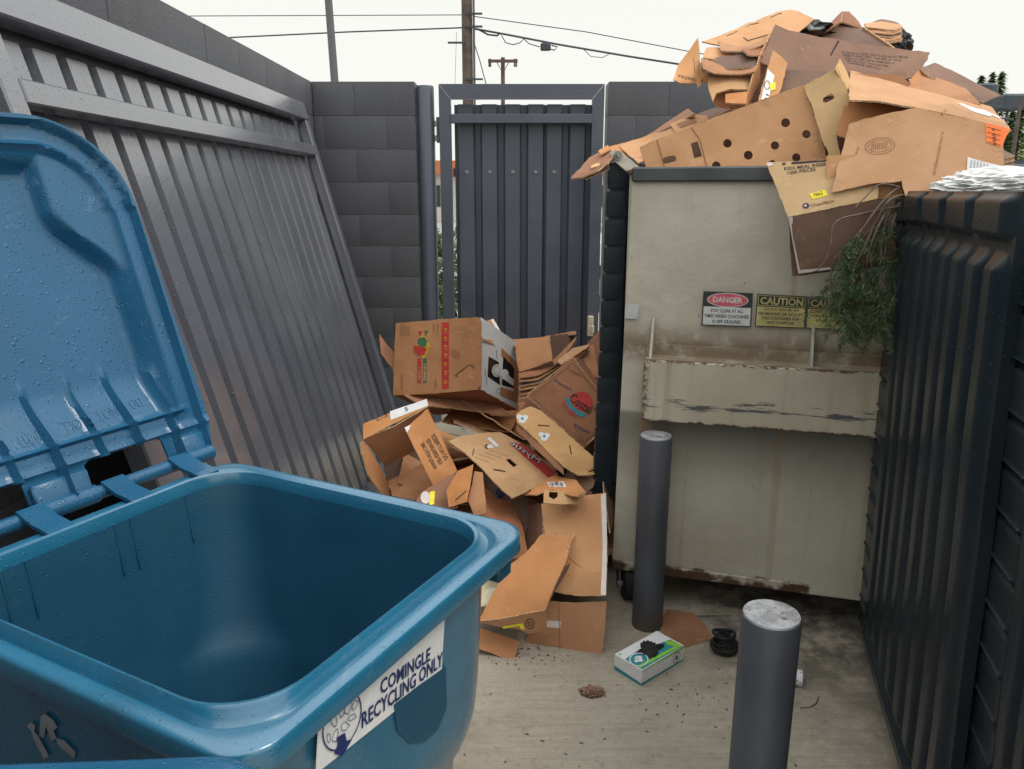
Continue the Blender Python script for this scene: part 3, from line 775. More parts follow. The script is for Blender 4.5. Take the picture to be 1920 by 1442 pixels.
# end wall facing the camera: gently dented grid
nx, nz = 44, 36
def dent(x, z): return .005*noise.noise(Vector((x*2.2, z*1.7, 1.3)))*2+.002*noise.noise(Vector((x*7, z*7, 4)))
gridf = []; gridb = []
for j in range(nz+1):
    z = ZB+(ZTOP-ZB)*j/nz
    le = .022*(z-ZB)/1.5
    gridf.append([Vector((le+(BW-le)*i/nx, dent(i/nx*BW, z), z)) for i in range(nx+1)])
    gridb.append([Vector((le+(BW-le)*i/nx, dent(i/nx*BW, z)+.012, z)) for i in range(nx+1)])
mb.loft(gridf, close=False); mb.loft([r[::-1] for r in gridb], close=False)
mb.box((.016, BD/2+.01, (ZB+ZTOP)/2), (.012, BD-.02, ZTOP-ZB)); mb.box((BW-.006, BD/2+.01, (ZB+ZTOP)/2), (.012, BD-.02, ZTOP-ZB))
mb.box((BW/2, BD-.004, (ZB+ZTOP)/2), (BW-.04, .012, ZTOP-ZB)); mb.box((BW/2, BD/2, ZB+.02), (BW-.04, BD-.04, .01))
rot_obj('shell', mb, M['beige'], bt, (0, 0, ZB), 40)
mb = MB(); mb.box((BW/2+.012, -.004, ZTOP-.012), (BW-.02, .036, .050), bev=.006); mb.box((BW/2+.012, BD, ZTOP-.012), (BW-.02, .036, .050), bev=.006)
mb.box((BW-.0, BD/2, ZTOP-.011), (.036, BD-.04, .048), bev=.006)
rot_obj('top_rail', mb, M['dark_rail'], bt, (0, 0, ZTOP), 35)
mb = MB(); mb.box((BW/2, .022, ZB-.010), (BW-.002, .05, .040), bev=.004); rot_obj('bottom_rail', mb, M['beige'], bt, (0, 0, ZB), 35)
mb = MB(); mb.box((.006, -.005, .9), (.014, .014, 1.5), bev=.004)
# fork pocket
c_ = .10; px0, px1 = .1, BW
mb = MB()
mb.box(((px0+px1)/2, -c_, .905), (px1-px0, .010, .222), bev=.003)
mb.box(((px0+px1)/2, -c_/2-.001, 1.012), (px1-px0-.004, c_-.012, .008))
mb.box((px0+.005, -c_/2+.002, .902), (.008, c_-.014, .214))
rot_obj('fork_pocket', mb, M['pocket'], bt, (px0, -c_, .794), 35)
mb = MB(); mb.box(((px0+px1)/2, -.0135, 1.038), (px1-px0-.004, .007, .042)); mb.box(((px0+px1)/2, -c_/2-.004, 1.0175), (px1-px0-.008, c_-.022, .003))
rot_obj('ledge', mb, M['beige'], bt, (0, 0, ZB), 35)
for xx in (.115, .655, 1.25):
    mb = MB(); poly = [Vector((xx, -.085, 1.018)), Vector((xx, -.010, 1.018)), Vector((xx, -.006, 1.152)), Vector((xx, -.018, 1.152))]
    mb.prism(poly, (.009, 0, 0)); rot_obj('gusset', mb, M['beige_plain'], bt, (xx, -.01, 1.018))
# lid arm and bolt
mb = MB(); a = P(1157, 292, 2.82); b = P(1193, 322, 2.79)
dv = (b-a).normalized(); nv = Vector((.2, -1, 0)).normalized(); sv = dv.cross(nv).normalized()
arm = [a-dv*.022-sv*.010, a-dv*.022+sv*.010, a+sv*.020, b+sv*.02, b-sv*.02, a-sv*.020]
mb.prism(arm, nv*-.012); mb.build('lid_arm', M['beige_plain'], bt)
mb = MB(); q = a+nv*.004; mb.tube([q, q+nv*.008], .016, 12); mb.tube([q, q+nv*.02], .009, 6); mb.build('bolt', M['steel'], bt, 35)
mb = MB(); q = b+nv*.001; mb.prism([q-dv*.03+sv*.021, q+dv*.035+sv*.021, q+dv*.035-sv*.021, q-sv*.024], nv*.012); mb.build('arm_bracket', M['rust'], bt)
# casters
def caster(x, y):
    c = BT(Vector((x, y, 0))); k = Vector((c.x, c.y, .068)); hd = (fx*.35-fy*.9).normalized(); axl = Vector((-hd.y, hd.x, 0))
    t = MB(); t.tube([k-axl*.024, k-axl*.02, k+axl*.02, k+axl*.024], [.055, .067, .067, .055], 24); wh = t.build('caster', M['rubber'], bt, 40)
    m2 = MB()
    for s_ in (-1, 1):
        p0 = k+axl*.033*s_
        m2.prism([p0-hd*.022-Vector((0, 0, .02)), p0+hd*.022-Vector((0, 0, .02)), p0-hd*.0+Vector((0, 0, .083)), p0-hd*.07+Vector((0, 0, .083))], axl*.005*s_)
    m2.box(k-hd*.03+Vector((0, 0, .085)), (.11, .09, .008)); m2.build('caster_fork', M['steel'], wh)
    m3 = MB(); m3.tube([k-axl*.044, k+axl*.044], .012, 10); m3.build('axle', M['steel'], wh, 35)
for x, y in ((.06, .03), (BW-.12, .06), (.06, BD-.12), (BW-.12, BD-.12)): caster(x, y)
# signs
def facept(px, py, c=.006):      # pixel -> point on the end wall
    r = ray(px, py); n = -fy; d = n.dot(A+n*c); return CAM + r*((d-n.dot(CAM))/n.dot(r))
def sign(name, q, border, mat_bg, label=None):
    W_ = [facept(*p, .0125) for p in q]
    p = Plate(name, W_, border, bt, px=False, thick=.0015, wob=0, edge=False, res=.05)
    if label: p.obj['label'] = label
    return p
def inset(q, k0, k1, k2, k3):    # bilinear sub-rectangle of pixel quad (bl,br,tr,tl)
    def b(u, v):
        x = (q[0][0]*(1-u)+q[1][0]*u)*(1-v)+(q[3][0]*(1-u)+q[2][0]*u)*v; y = (q[0][1]*(1-u)+q[1][1]*u)*(1-v)+(q[3][1]*(1-u)+q[2][1]*u)*v
        return (x, y)
    return [b(k0, k1), b(k2, k1), b(k2, k3), b(k0, k3)]
def tline(p, q, s_, u0, u1, v0, v1, mat, bold=.02):
    r = inset(q, u0, v0, u1, v1); p.text(s_, r[0], r[1], r[3], mat, bold)
q = [(1315, 610), (1408, 613), (1412, 550), (1319, 546)]
p = sign('danger_sign', q, 'sign_black', None)
p.mark([inset(q, .025, .03, .975, .56)], 'paper', 'sign_field'); p.mark([inset(q, .025, .6, .975, .97)], 'sign_black', 'sign_field', off=.0010)
r_ = inset(q, .5, .77, .5, .77)[0]; p.mark([circ(r_[0], r_[1], 39, 13.5, 24, 2)], 'paper', 'oval', off=.0014); p.mark([circ(r_[0], r_[1], 37, 12, 24, 2)], 'sign_red', 'oval', off=.0018)
r4 = inset(q, .2, .69, .8, .86); p.text('DANGER', r4[0], r4[1], r4[3], 'paper', .03, off=.0024)
tline(p, q, 'STAY CLEAR AT ALL', .17, .83, .40, .50, 'sign_black'); tline(p, q, 'TIMES WHEN CONTAINER', .05, .95, .24, .34, 'sign_black'); tline(p, q, 'IS OFF GROUND', .22, .78, .08, .18, 'sign_black')
def caution(q, lines):
    p = sign('caution_sign', q, 'sign_black', None)
    p.mark([inset(q, .02, .03, .98, .62)], 'sign_yellow', 'sign_field')
    fr4 = inset(q, .03, .66, .97, .96); p.line(fr4, .0018, 'sign_yellow', closed=True)
    r4 = inset(q, .07, .69, .93, .92); p.text('CAUTION', r4[0], r4[1], r4[3], 'sign_yellow', .03, off=.0022)
    for i, (s_, u0, u1) in enumerate(lines): tline(p, q, s_, u0, u1, .50-.135*i, .59-.135*i, 'ink')
caution([(1415, 612), (1509, 616), (1513, 556), (1420, 551)], [('DO NOT PLAY IN, ON', .17, .85), ('OR AROUND OR OCCUPY', .05, .95), ('THIS CONTAINER FOR', .12, .88), ('ANY PURPOSE', .23, .77)])
caution([(1510, 616), (1606, 620), (1610, 560), (1514, 556)], [('CONTAINER MUST BE', .06, .94), ('ON HARD LEVEL', .1, .9), ('- LOAD UNIFORMLY', .15, .92)])
q = [(1171, 597), (1195, 598), (1198, 572), (1173, 570)]; sign('blank_label', q, 'greyboard', None)

# ---- hinged lids of black plastic
def lid(label, O, xd, nd, length, drop, lean, pitch=.19, thick=.02, edge=True, blocks=True, grp='black ribbed container lids hanging open', x_start=.15):
    """O top corner, xd along, nd outward normal"""
    O = Vector(O); xd = Vector(xd).normalized(); nd = Vector(nd).normalized(); dn = (Vector((0, 0, -1))+nd*lean).normalized()
    def ss(a, b, x):
        if a == b: return 0
        f = max(0, min(1, (x-a)/(b-a))); return f*f*(3-2*f)
    def h(x, z):
        if x < x_start:                                   # edge flange with pads
            k = (z % .100)
            g = ss(0, .010, k)*(1-ss(.082, .092, k)); g += .9*math.exp(-((k-.086)/.0030)**2)+.9*math.exp(-((k-.097)/.0028)**2); return .004+.011*g*ss(0, .008, x)*(1-ss(x_start-.014, x_start, x))
        f = ((x-x_start) % pitch)/pitch
        r = ss(.02, .16, f)*(1-ss(.84, .98, f))
        if z < .095:
            e = ss(.0, .02, z)*(1-ss(.075, .095, z)) if blocks else 0
            return .020*r*e+.004
        ez = ss(.105, .15, z)*(1-ss(drop-.10, drop-.05, z))
        groove = .92*math.exp(-((f-.50)/.075)**2)
        return .004+.023*(r*(1-groove))*ez + .02*ss(drop-.05, drop-.03, z)
    nx = int(length/.0075); nz = int(drop/.0040)
    rf = []; rb = []
    for j in range(nz+1):
        z = drop*j/nz; a = []; b = []
        for i in range(nx+1):
            x = length*i/nx; wv = .004*noise.noise(Vector((x*3, z*3, length*7)))
            a.append(O+xd*x+dn*z+nd*(h(x, z)+wv)); b.append(O+xd*x+dn*z+nd*(wv-thick))
        rf.append(a); rb.append(b)
    mb = MB(); mb.loft(rf, close=False); mb.loft([r[::-1] for r in rb], close=False)
    mb.loft([[r[0] for r in rf], [r[0] for r in rb]], close=False); mb.loft([[r[-1] for r in rf], [r[-1] for r in rb]], close=False)
    mb.loft([rf[0], rb[0]], close=False); mb.loft([rf[-1], rb[-1]], close=False)
    o = mb.build('container_lid', M['lid_black'], None, 50); tag(o, label, 'lid', grp); return o
ld = -fy; ln = -fx
L0 = P(1688, 358, 2.47)
lean1 = -.012
l1 = lid('far ribbed black plastic lid hanging beside the beige dumpster end, conifer twig over its top', L0, ld, ln, 1.10, 1.48, -.030, pitch=.237)
l2 = lid('nearest ribbed black plastic lid hanging at the right edge of the photo', P(1926, 480, 1.43)-ln*.003, ld, ln, 1.0, 1.36, -.045, x_start=.16)
# second container behind those lids
ct = empty('steel_dumpster', L0+Vector((.6, -.7, -1.6)), 'dark container at right edge with two black lids hanging open on its side', 'dumpster')
C0 = Vector((L0.x, L0.y, 0))+fx*.085
def CT(v): return C0+fx*v.x-fy*v.y+Vector((0, 0, v.z))
mb = MB(); cz = L0.z-.03
mb.box((.006, .9, cz/2+.05), (.012, 1.8, cz-.1), CT); mb.box((.75, .006, cz/2+.05), (1.47, .012, cz-.1), CT); mb.box((1.5, .9, cz/2+.05), (.012, 1.8, cz-.1), CT); mb.box((.75, 1.8, cz/2+.05), (1.47, .012, cz-.1), CT); mb.box((.75, .9, .12), (1.47, 1.77, .012), CT)
mb.build('shell', M['lid_black'], ct)
mb = MB(); mb.box((.75, .9, cz-.25), (1.4, 1.7, .02), CT, bev=.004); mb.build('rubbish_layer', M['void'], ct)
mb = MB(); mb.box((.0, .9, cz+.005), (.03, 1.8, .04), CT, bev=.006); mb.box((.76, .0, cz+.004), (1.48, .03, .038), CT, bev=.006); mb.build('rim', M['dark_rail'], ct)
mb = MB(); b = P(1917, 500, 1.44); mb.box(b, (.035, .06, .08), bev=.012, seg=2); mb.build('hinge', M['lid_black'], ct, 40)
# lid of the beige container, seen edge-on
LL = P(1141, 300, 2.86)
mb = MB(); W0 = .078
z0 = LL.z; 
for k in range(15):
    zc = z0-.004-.1*k
    if zc-.1 < .30: break
    x_ = LL.x+W0/2-.002*k
    mb.box((x_, LL.y+.01+.001*k, zc-.05), (W0, .03, .094), bev=.010, seg=2)
    mb.box((x_+.004, LL.y+.02, zc-.0985), (W0-.016, .03, .02))
l3 = mb.build('container_lid', M['lid_black'], bt, 40)
mb = MB(); pts = []
T = lambda v: LL+fx*v.x+fy*v.y+Vector((0, 0, v.z))
mb.box((.052, .86, -.62), (.03, 1.66, 1.24), T)
mb.build('lid_skin', M['lid_black'], l3)

# ================================================================== BOLLARDS
def bollard(x, y, h, label):
    t = empty('bollard', (x, y, 0), label, 'bollard', 'grey steel bollards')
    n = 40; r = .057; rings = []
    for z in (0, .3, h-.006, h-.002): rings.append([Vector((x+(r if z < h-.004 else r-.002)*math.cos(2*math.pi*k/n), y+(r if z < h-.004 else r-.002)*math.sin(2*math.pi*k/n), z)) for k in range(n)])
    mb = MB(); mb.loft(rings); mb.build('post', M['bollard'], t, 40)
    mb = MB(); rings = []
    for rr_, dz in ((r-.002, -.002), (r-.003, .002), (r*.75, .003), (r*.4, .0035), (r*.1, .0035)): rings.append([Vector((x+rr_*math.cos(2*math.pi*k/n), y+rr_*math.sin(2*math.pi*k/n), h+dz+.001*noise.noise(Vector((k*.6, rr_*60, x))))) for k in range(n)])
    mb.loft(rings, cap1=True); mb.build('cap', M['cap'], t, 40)
bollard(.512, 2.60, .755, 'far grey round bollard in front of the beige dumpster')
bollard(.510, 1.352, .792, 'near grey round bollard with worn silver top, cut by the bottom edge')

# ================================================================== BLUE CARTS
def cart(Cx, Cy, ang, zr, hx, hy, label, grp):
    ca, sa = math.cos(ang), math.sin(ang)
    def T(x, y, z): return Vector((Cx+x*ca-y*sa, Cy+x*sa+y*ca, z))
    t = empty('recycling_cart', (Cx, Cy, 0), label, 'recycling bin', grp)
    return t, T
CA = R(62.4); ZR = .972
bin_t, BTf = cart(-.490, 1.233, CA, ZR, .318, .388, 'open blue wheeled recycling cart with white commingled recycling sticker on its front', 'blue recycling carts')
def Tv(v): return BTf(v.x, v.y, v.z)
HX, HY = .362, .405
def ring(ins, z, r, n=9, notch=0):
    pts = rr(HX-ins, HY-ins, max(r, .01), n); return [BTf(x, y, z) for x, y in pts]
mb = MB()
rg = [ring(.17, .06, .08), ring(.155, .09, .10), ring(.10, .56, .19), ring(.090, .60, .17), ring(.080, .645, .12), ring(.062, .90, .10), ring(.054, .955, .105), ring(.052, .976, .107), ring(.050, .981, .108), ring(.045, .983, .108), ring(.0425, .979, .108),
      ring(.040, .966, .106), ring(.037, .960, .10), ring(.033, .961, .097), ring(.029, .970, .092), ring(.025, .9735, .085), ring(.008, .9745, .064), ring(.003, .9735, .062), ring(.0005, .971, .062), ring(-.000, .967, .062), ring(-.002, .942, .064), ring(-.001, .940, .062), ring(.002, .9395, .06),
      ring(.014, .943, .09), ring(.024, .939, .14), ring(.027, .925, .155), ring(.034, .70, .16), ring(.038, .645, .16), ring(.044, .61, .162), ring(.052, .583, .165), ring(.062, .566, .167), ring(.067, .55, .167), ring(.098, .08, .13), ring(.11, .05, .1)]
nin = 6
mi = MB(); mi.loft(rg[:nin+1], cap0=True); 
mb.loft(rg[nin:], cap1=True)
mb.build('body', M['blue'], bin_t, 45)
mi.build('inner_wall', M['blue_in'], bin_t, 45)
# pairs of ribs on the inner hinge wall
for xx in (-.2, -.155, .02, .055, .19, .225):
    mb = MB(); mb.tube([BTf(xx, HY-.0540, .955), BTf(xx, HY-.066, .86), BTf(xx, HY-.069, .845)], [.0035, .0035, .001], 6)
    mb.build('inner_rib', M['blue_in'], bin_t, 50)
# sticker on the front face
def fpt(px, py, off=.0):
    n = -Vector((-math.sin(CA), math.cos(CA), 0)); 
    # front face slopes from inset .050 at z=.90 to .062 at z=.66
    a = BTf(0, -HY+.0265, .90); b = BTf(0, -HY+.036, .66); ex_ = BTf(1, 0, 0)-BTf(0, 0, 0); nn = ex_.cross(b-a).normalized()
    if nn.dot(n) < 0: nn = -nn
    d = nn.dot(a)+.002+off; r = ray(px, py); return CAM + r*((d-nn.dot(CAM))/nn.dot(r))
# flush dark plate painting the shade of the grab recess, and front catch
mb = MB(); 
for x0_ in (.15,):
    mb.prism([fpt(*q_, .0004) for q_ in ((738, 1322), (786, 1285), (836, 1250), (838, 1325), (822, 1368), (796, 1392), (768, 1394), (746, 1372))], (BTf(0, .006, 0)-BTf(0, 0, 0)))
mb.build('grab_recess', M['blue_in'], bin_t, 40)
mb = MB(); mb.box((HX-.055, -HY+.055, .900), (.05, .06, .04), Tv, bev=.006); mb.build('catch', M['blue_in'], bin_t, 40)
mb = MB()
for x0_ in (-.11, .11):
    mb.box((x0_, HY-.02, .42), (.05, .06, .7), Tv, bev=.02, seg=3)
mb.build('rear_rib', M['blue'], bin_t, 40)
for sx in (-1, 1):
    c = BTf(sx*.29, HY-.03, .14); e = BTf(sx*.34, HY-.03, .14)
    mb = MB(); mb.tube([c, c.lerp(e, .2), c.lerp(e, .8), e], [.12, .138, .138, .12], 26); mb.build('wheel', M['rubber'], bin_t, 40)
q = [(592, 1452), (828, 1264), (834, 1163), (598, 1341)]
st = Plate('sticker', [fpt(*p_) for p_ in q], 'white', bin_t, px=False, thick=.0008, wob=.0004, edge=False, res=.02)
st.text('COMINGLE', (712, 1303), (806, 1238), (712, 1275), 'ink_blue', .018)
st.text('RECYCLING ONLY', (677, 1366), (829, 1247), (677, 1336), 'ink_blue', .018)
cc_ = (640, 1352)
st.line([(cc_[0]+36*math.cos(a*.2618)*1.0, cc_[1]-36*math.cos(a*.2618)*.62+50*math.sin(a*.2618)) for a in range(24)], .0022, 'ink_blue', closed=True)
def icon(cx, cy, w_, h_, a):
    c, s_ = math.cos(R(a)), math.sin(R(a)); pl = [(-w_, -h_), (w_, -h_), (w_, h_*.5), (w_*.4, h_*.75), (w_*.4, h_), (-w_*.4, h_), (-w_*.4, h_*.75), (-w_, h_*.5)]
    st.line([(cx+x*c-y*s_, cy+x*s_+y*c) for x, y in pl], .0010, 'ink_blue', closed=True)
for ic in ((652, 1325, 5, 13, 200), (664, 1322, 4, 9, 25), (640, 1335, 4, 10, 10), (625, 1352, 5, 10, -10), (645, 1362, 6, 8, 40), (628, 1378, 4, 12, 195), (615, 1384, 3, 8, 0), (658, 1345, 4, 8, 60), (636, 1318, 3, 8, 30)): icon(*ic)
st.mark([[(625, 1412), (632, 1396), (630, 1382), (645, 1373), (648, 1388), (658, 1386), (640, 1418)]], 'ink_blue', 'arrow', off=.0020)
st.text('1-800 THE', (703, 1262), (778, 1208), (702, 1256), 'ink_blue', .0) if False else None
# stencilled mark on the near side
def spt(px, py):
    n_in = Vector((math.cos(CA), math.sin(CA), 0)); a = BTf(-HX+.0265, 0, .90); b = BTf(-HX+.036, 0, .66); ey_ = BTf(0, 1, 0)-BTf(0, 0, 0)
    nn = ey_.cross(b-a).normalized()
    if nn.dot(-n_in) < 0: nn = -nn
    d = nn.dot(a)+.002; r = ray(px, py); return CAM + r*((d-nn.dot(CAM))/nn.dot(r))
sp_ = [[(50, 1362), (58, 1354), (66, 1360), (64, 1372), (72, 1380), (92, 1418), (82, 1424), (62, 1384), (58, 1370)],
       [(76, 1344), (84, 1338), (100, 1350), (108, 1364), (100, 1370), (106, 1384), (96, 1390), (86, 1362), (82, 1384), (74, 1380)],
       [(104, 1384), (120, 1388), (142, 1410), (138, 1424), (128, 1412), (112, 1402)]]
mb = MB()
for pl in sp_: mb.add([spt(*p_) for p_ in pl], [list(range(len(pl)))])
mb.build('stencil_mark', plain('stencil_grey', (.28, .28, .29), .6), bin_t)
# hinge: brackets and rods
HYh = HY+.055; ZH = .985
mb = MB(); mb.tube([BTf(-.33, HYh, ZH), BTf(.352, HYh, ZH)], .0155, 16); mb.tube([BTf(.350, HYh, ZH), BTf(.362, HYh, ZH)], [.019, .017], 14)
mb.build('hinge_rod', M['blue_lid'], bin_t, 40)
for xx in (-.245, -.075, .10, .265):
    mb = MB(); rings = []
    for (yy, zz) in ((HY-.048, .980), (HY-.02, .986), (HY+.01, .990), (HYh-.012, 1.003), (HYh, 1.007)):
        rings.append([BTf(xx+a, yy, zz+b_) for a, b_ in ((-.026, -.008), (.026, -.008), (.026, .0), (-.026, .0))])
    mb.loft(rings, cap0=True, cap1=True); mb.build('hinge_bracket', M['blue_lid'], bin_t, 40)
# open lid
th = R(17.5); LLn = .79; LW = .358
o2 = BTf(0, 1, 0)-BTf(0, 0, 0); a2_ = BTf(1, 0, 0)-BTf(0, 0, 0)
up_l = (o2*math.sin(th)+Vector((0, 0, math.cos(th)))).normalized()
LO = BTf(.016, HYh+.012, ZH+.01)
def lp(x, l): return LO + a2_*x + up_l*l
outl = []
rc_ = .20
for x, l in ((-.248, .0), (-.244, .05), (-.235, .056), (-.09, .056), (-.080, .05), (-.076, .0), (.046, .0), (.050, .05), (.060, .056), (.228, .056), (.240, .05), (.244, .0), (LW-.015, .0), (LW-.004, .06), (LW, .10)): outl.append((x, l))
for k in range(0, 13):
    a = R(90*k/12); outl.append((LW-.012-rc_+rc_*math.cos(a), LLn-rc_+rc_*math.sin(a)))
for k in range(0, 13):
    a = R(90+90*k/12); outl.append((-LW+.012+rc_+rc_*math.cos(a), LLn-rc_+rc_*math.sin(a)))
outl += [(-LW, .10), (-LW+.004, .06), (-LW+.015, .0)]
wl_ = [lp(*p_) for p_ in outl]
def sd(x, l):   # distance inside outline
    qx = abs(x)-(LW-.012-rc_) if l > LLn-rc_ else None
    if l > LLn-rc_ and abs(x) > LW-.012-rc_: return rc_-math.hypot(abs(x)-(LW-.012-rc_), l-(LLn-rc_))
    return min(LW-.006-abs(x), LLn-l)
def sst(a, b, x):
    f = max(0, min(1, (x-a)/(b-a))); return f*f*(3-2*f)
def lidh(a, b):
    # a,b in bbox coords of plate; plate x axis = first edge (along hinge), y = up
    x = (a-.5)*2*LW; l = b*LLn
    d = sd(x, l)
    h = .022*(1-sst(.008, .016, d))
    h += .010*math.exp(-((d-.058)/.005)**2)*sst(.08, .12, l)
    xc = .285-.115*sst(.44, .60, l)
    inside = min(xc-abs(x), (.715-l)*.8)
    h -= .042*sst(0, .026, inside)*sst(.08, .22, l)
    h -= .008*sst(.062, .07, d)
    for i in range(7):
        xr = -.27+.09*i
        if abs(x-xr) < .012 and l < .26: h += (.014+.03*(1-l/.26))*math.exp(-((x-xr)/.0032)**2)*(1-sst(.2, .26, l))
    h += .012*math.exp(-((l-.064)/.004)**2)+.012*math.exp(-((l-.105)/.004)**2)*(1-sst(.30, .33, abs(x)))
    return h
class LidPlate(Plate): pass
lid_p = Plate('lid', wl_, 'blue_lid', bin_t, px=False, thick=.006, res=.0072, wob=0, bend=lidh, edge=False, smooth=50, exd=a2_)
# orientation guard: plate frame runs along first edge; text relief on the lid
def ltext(s_, x0, x1, l0, l1):
    vs, fs = textmesh(s_, 0); mb = MB(); pts = []
    for x, y in vs:
        X = x1-(x1-x0)*x; L = l1-(l1-l0)*y     # turned upside down
        w_ = lp(X, L); m_ = lid_p.w2m(w_); pts.append(lid_p.S(m_[0], m_[1], .0012))
    mb.add(pts, fs); mb.build('moulded_text', M['blue_lid'], lid_p.obj)
ltext('DO', .205, .235, .135, .16); ltext('NOT', .12, .17, .13, .155); ltext('ROLL', .04, .095, .125, .15); ltext('WITH', -.06, -.005, .12, .145); ltext('LID OPEN', -.2, -.09, .12, .145)
for xx in (-.30, -.015, .305):
    mb = MB()
    w_ = .035 if abs(xx) > .28 else .060
    mb.tube([LO+a2_*(xx-w_)-Vector((0, 0, .01))-o2*.012, LO+a2_*(xx+w_)-Vector((0, 0, .01))-o2*.012], .020, 18)
    mb.box((0, 0, 0), (w_*1.96, .012, .05), lambda v, xx=xx, w_=w_: LO+a2_*(xx+v.x)+up_l*(v.z+.02)+o2*(v.y-.004), bev=.003)
    mb.build('lid_hinge', M['blue_lid'], lid_p.obj, 40)

# second cart, lid closed, at the lower left
bt2 = empty('recycling_cart', (-.60, .33, 0), 'closed blue recycling cart cut by the bottom left corner, only its wet lid edge showing', 'recycling bin', 'blue recycling carts')
c2 = Vector((-.548, .343)); a_ = R(3)
def T2f(x, y, z): return Vector((c2.x+x*math.cos(a_)-y*math.sin(a_), c2.y+x*math.sin(a_)+y*math.cos(a_), z))
def ring2(ins, z, r, sag=0):
    return [T2f(x, y, z-sag*(y > .2)) for x, y in rr(.325-ins, .315-ins, r, 9)]
mb = MB(); mb.loft([ring2(0, .995, .07), ring2(-.004, 1.02, .07), ring2(.0, 1.036, .07), ring2(.012, 1.044, .065), ring2(.05, 1.05, .05), ring2(.062, 1.062, .05), ring2(.075, 1.066, .05), ring2(.2, 1.075, .04)], cap1=True)
mb.build('lid', M['blue_lid'], bt2, 50)
mb = MB(); mb.loft([ring2(.03, .994, .06), ring2(.035, .93, .06), ring2(.05, .9, .06), ring2(.1, .1, .05)], cap1=True); mb.build('body', M['blue'], bt2, 45)

# ================================================================== CARDBOARD: random buried sheets
def rsheet(c, w_, l_, rz, tx, ty, mat, name='cardboard_sheet', label=None, group=None, bendk=0., thick=.005):
    from mathutils import Matrix
    m = Matrix.Rotation(rz, 3, 'Z') @ Matrix.Rotation(tx, 3, 'X') @ Matrix.Rotation(ty, 3, 'Y')
    c = Vector(c); j = lambda: random.uniform(-.02, .02)
    q = [c+m@Vector((sx*w_/2+j(), sy*l_/2+j(), 0)) for sx, sy in ((-1, -1), (0, -1.04), (1, -1), (1, 1), (0, .98), (-1, 1))]
    for p in q: p.z = max(p.z, .01)
    # keep coplanar: project to the plane of the matrix
    n = m@Vector((0, 0, 1))
    q = [p-n*(p-c).dot(n) for p in q]
    lo = min(p.z for p in q)
    if lo < .012: q = [p+Vector((0, 0, .012-lo)) for p in q]
    s_ = Plate(name, q, mat, None, px=False, thick=thick, res=.09, wob=.008, bend=lambda a, b: bendk*((a-.5)**2+.3*(b-.5)))
    tag(s_.obj, label, 'cardboard', group); return s_
rd = random.Random(5)
KM = ['kraft', 'kraft_red', 'kraft_light', 'kraft_dark', 'kraft', 'kraft_red']
def mound(x, y):               # height of the floor heap
    f = min(1, max(0, (y-2.55)/1.0)); s_ = min(1, max(0, (x+.62)/.25))
    return (.06+.52*f*f*(3-2*f))*(.45+.55*s_)
for k in range(74):
    y = rd.uniform(2.85, 4.7); x = rd.uniform(-.35, .85 if y > 3.3 else .33)
    if y > 3.2: x = min(x, .35+.27*(y-2.8)+.1)
    hmax = mound(x, y); z = rd.uniform(.03, max(.05, hmax-.07)) if k % 3 else max(.03, hmax-.08)
    rsheet((x, y, z), rd.uniform(.28, .45), rd.uniform(.22, .4), rd.uniform(0, 3.1), R(rd.uniform(-26, 26)), R(rd.uniform(-26, 26)), rd.choice(KM),
           label='loose brown cardboard piece buried in the floor heap beside the leaning gate', group='buried pieces of the floor heap', bendk=rd.uniform(-.12, .12))
for k in range(58):
    lx = rd.uniform(.40, 1.08); ly = rd.uniform(.66, 1.25)
    c = BT(Vector((lx, ly, 0))); top = 1.74+.30*math.exp(-((lx-.78)/.30)**2)+.05*(ly-.4); z = rd.uniform(1.5, top)
    rsheet((c.x, c.y, z), rd.uniform(.3, .42), rd.uniform(.26, .36), rd.uniform(0, 3.1), R(rd.uniform(-8, 8)), R(rd.uniform(-8, 8)), rd.choice(KM),
           label='flattened cardboard piece buried inside the heap on the beige dumpster', group='buried pieces of the dumpster heap', bendk=rd.uniform(-.15, .15))
for k in range(14):            # low left shoulder of the heap
    lx = rd.uniform(.16, .42); ly = rd.uniform(.3, 1.3); c = BT(Vector((lx, ly, 0)))
    rsheet((c.x, c.y, rd.uniform(1.5, 1.70+.2*(lx-.16))), .36, .3, rd.uniform(0, 3), R(rd.uniform(-6, 6)), R(rd.uniform(-10, 2)), rd.choice(KM),
           label='flattened cardboard piece buried inside the heap on the beige dumpster', group='buried pieces of the dumpster heap', bendk=.04)

# ================================================================== HEAP ON THE DUMPSTER
cl = lambda k: (lambda a, b: k*(a-.5)**2)
clb = lambda k: (lambda a, b: k*(b-.5)**2)
# long punched box side
p = sheet('punched_box_side', 'long tan box side punched with round holes, lying along the dumpster rim', 
    [(1200, 277, 2.88), (1232, 262), (1302, 236), (1400, 200), (1506, 160, 2.74), (1530, 225), (1551, 300), (1547, 322, 2.64), (1400, 322), (1214, 322)], 'kraft_light',
    holes=[circ(1364, 269, 8), circ(1403, 291, 8.5), circ(1453, 273, 8), circ(1473, 230, 8.5), circ(1343, 311, 8), circ(1512, 252, 8), circ(1493, 296, 8), slot(1255, 299, 27, 12, -14),
           [(1295, 269), (1308, 265), (1316, 293), (1302, 297)], circ(1448, 307, 7)], bend=clb(.02), wob=.004)
Plate('rear_panel', [(1210, 285, 2.98), (1506, 170, 2.84), (1540, 330, 2.74), (1216, 330)], 'kraft_dark', p.obj, wob=.003)  # dark backing added so the punched holes read black
Plate('top_edge_fold', [(1302, 237, 2.86), (1506, 161, 2.75), (1500, 168, 2.84), (1310, 243)], 'kraft', p.obj, wob=.001)
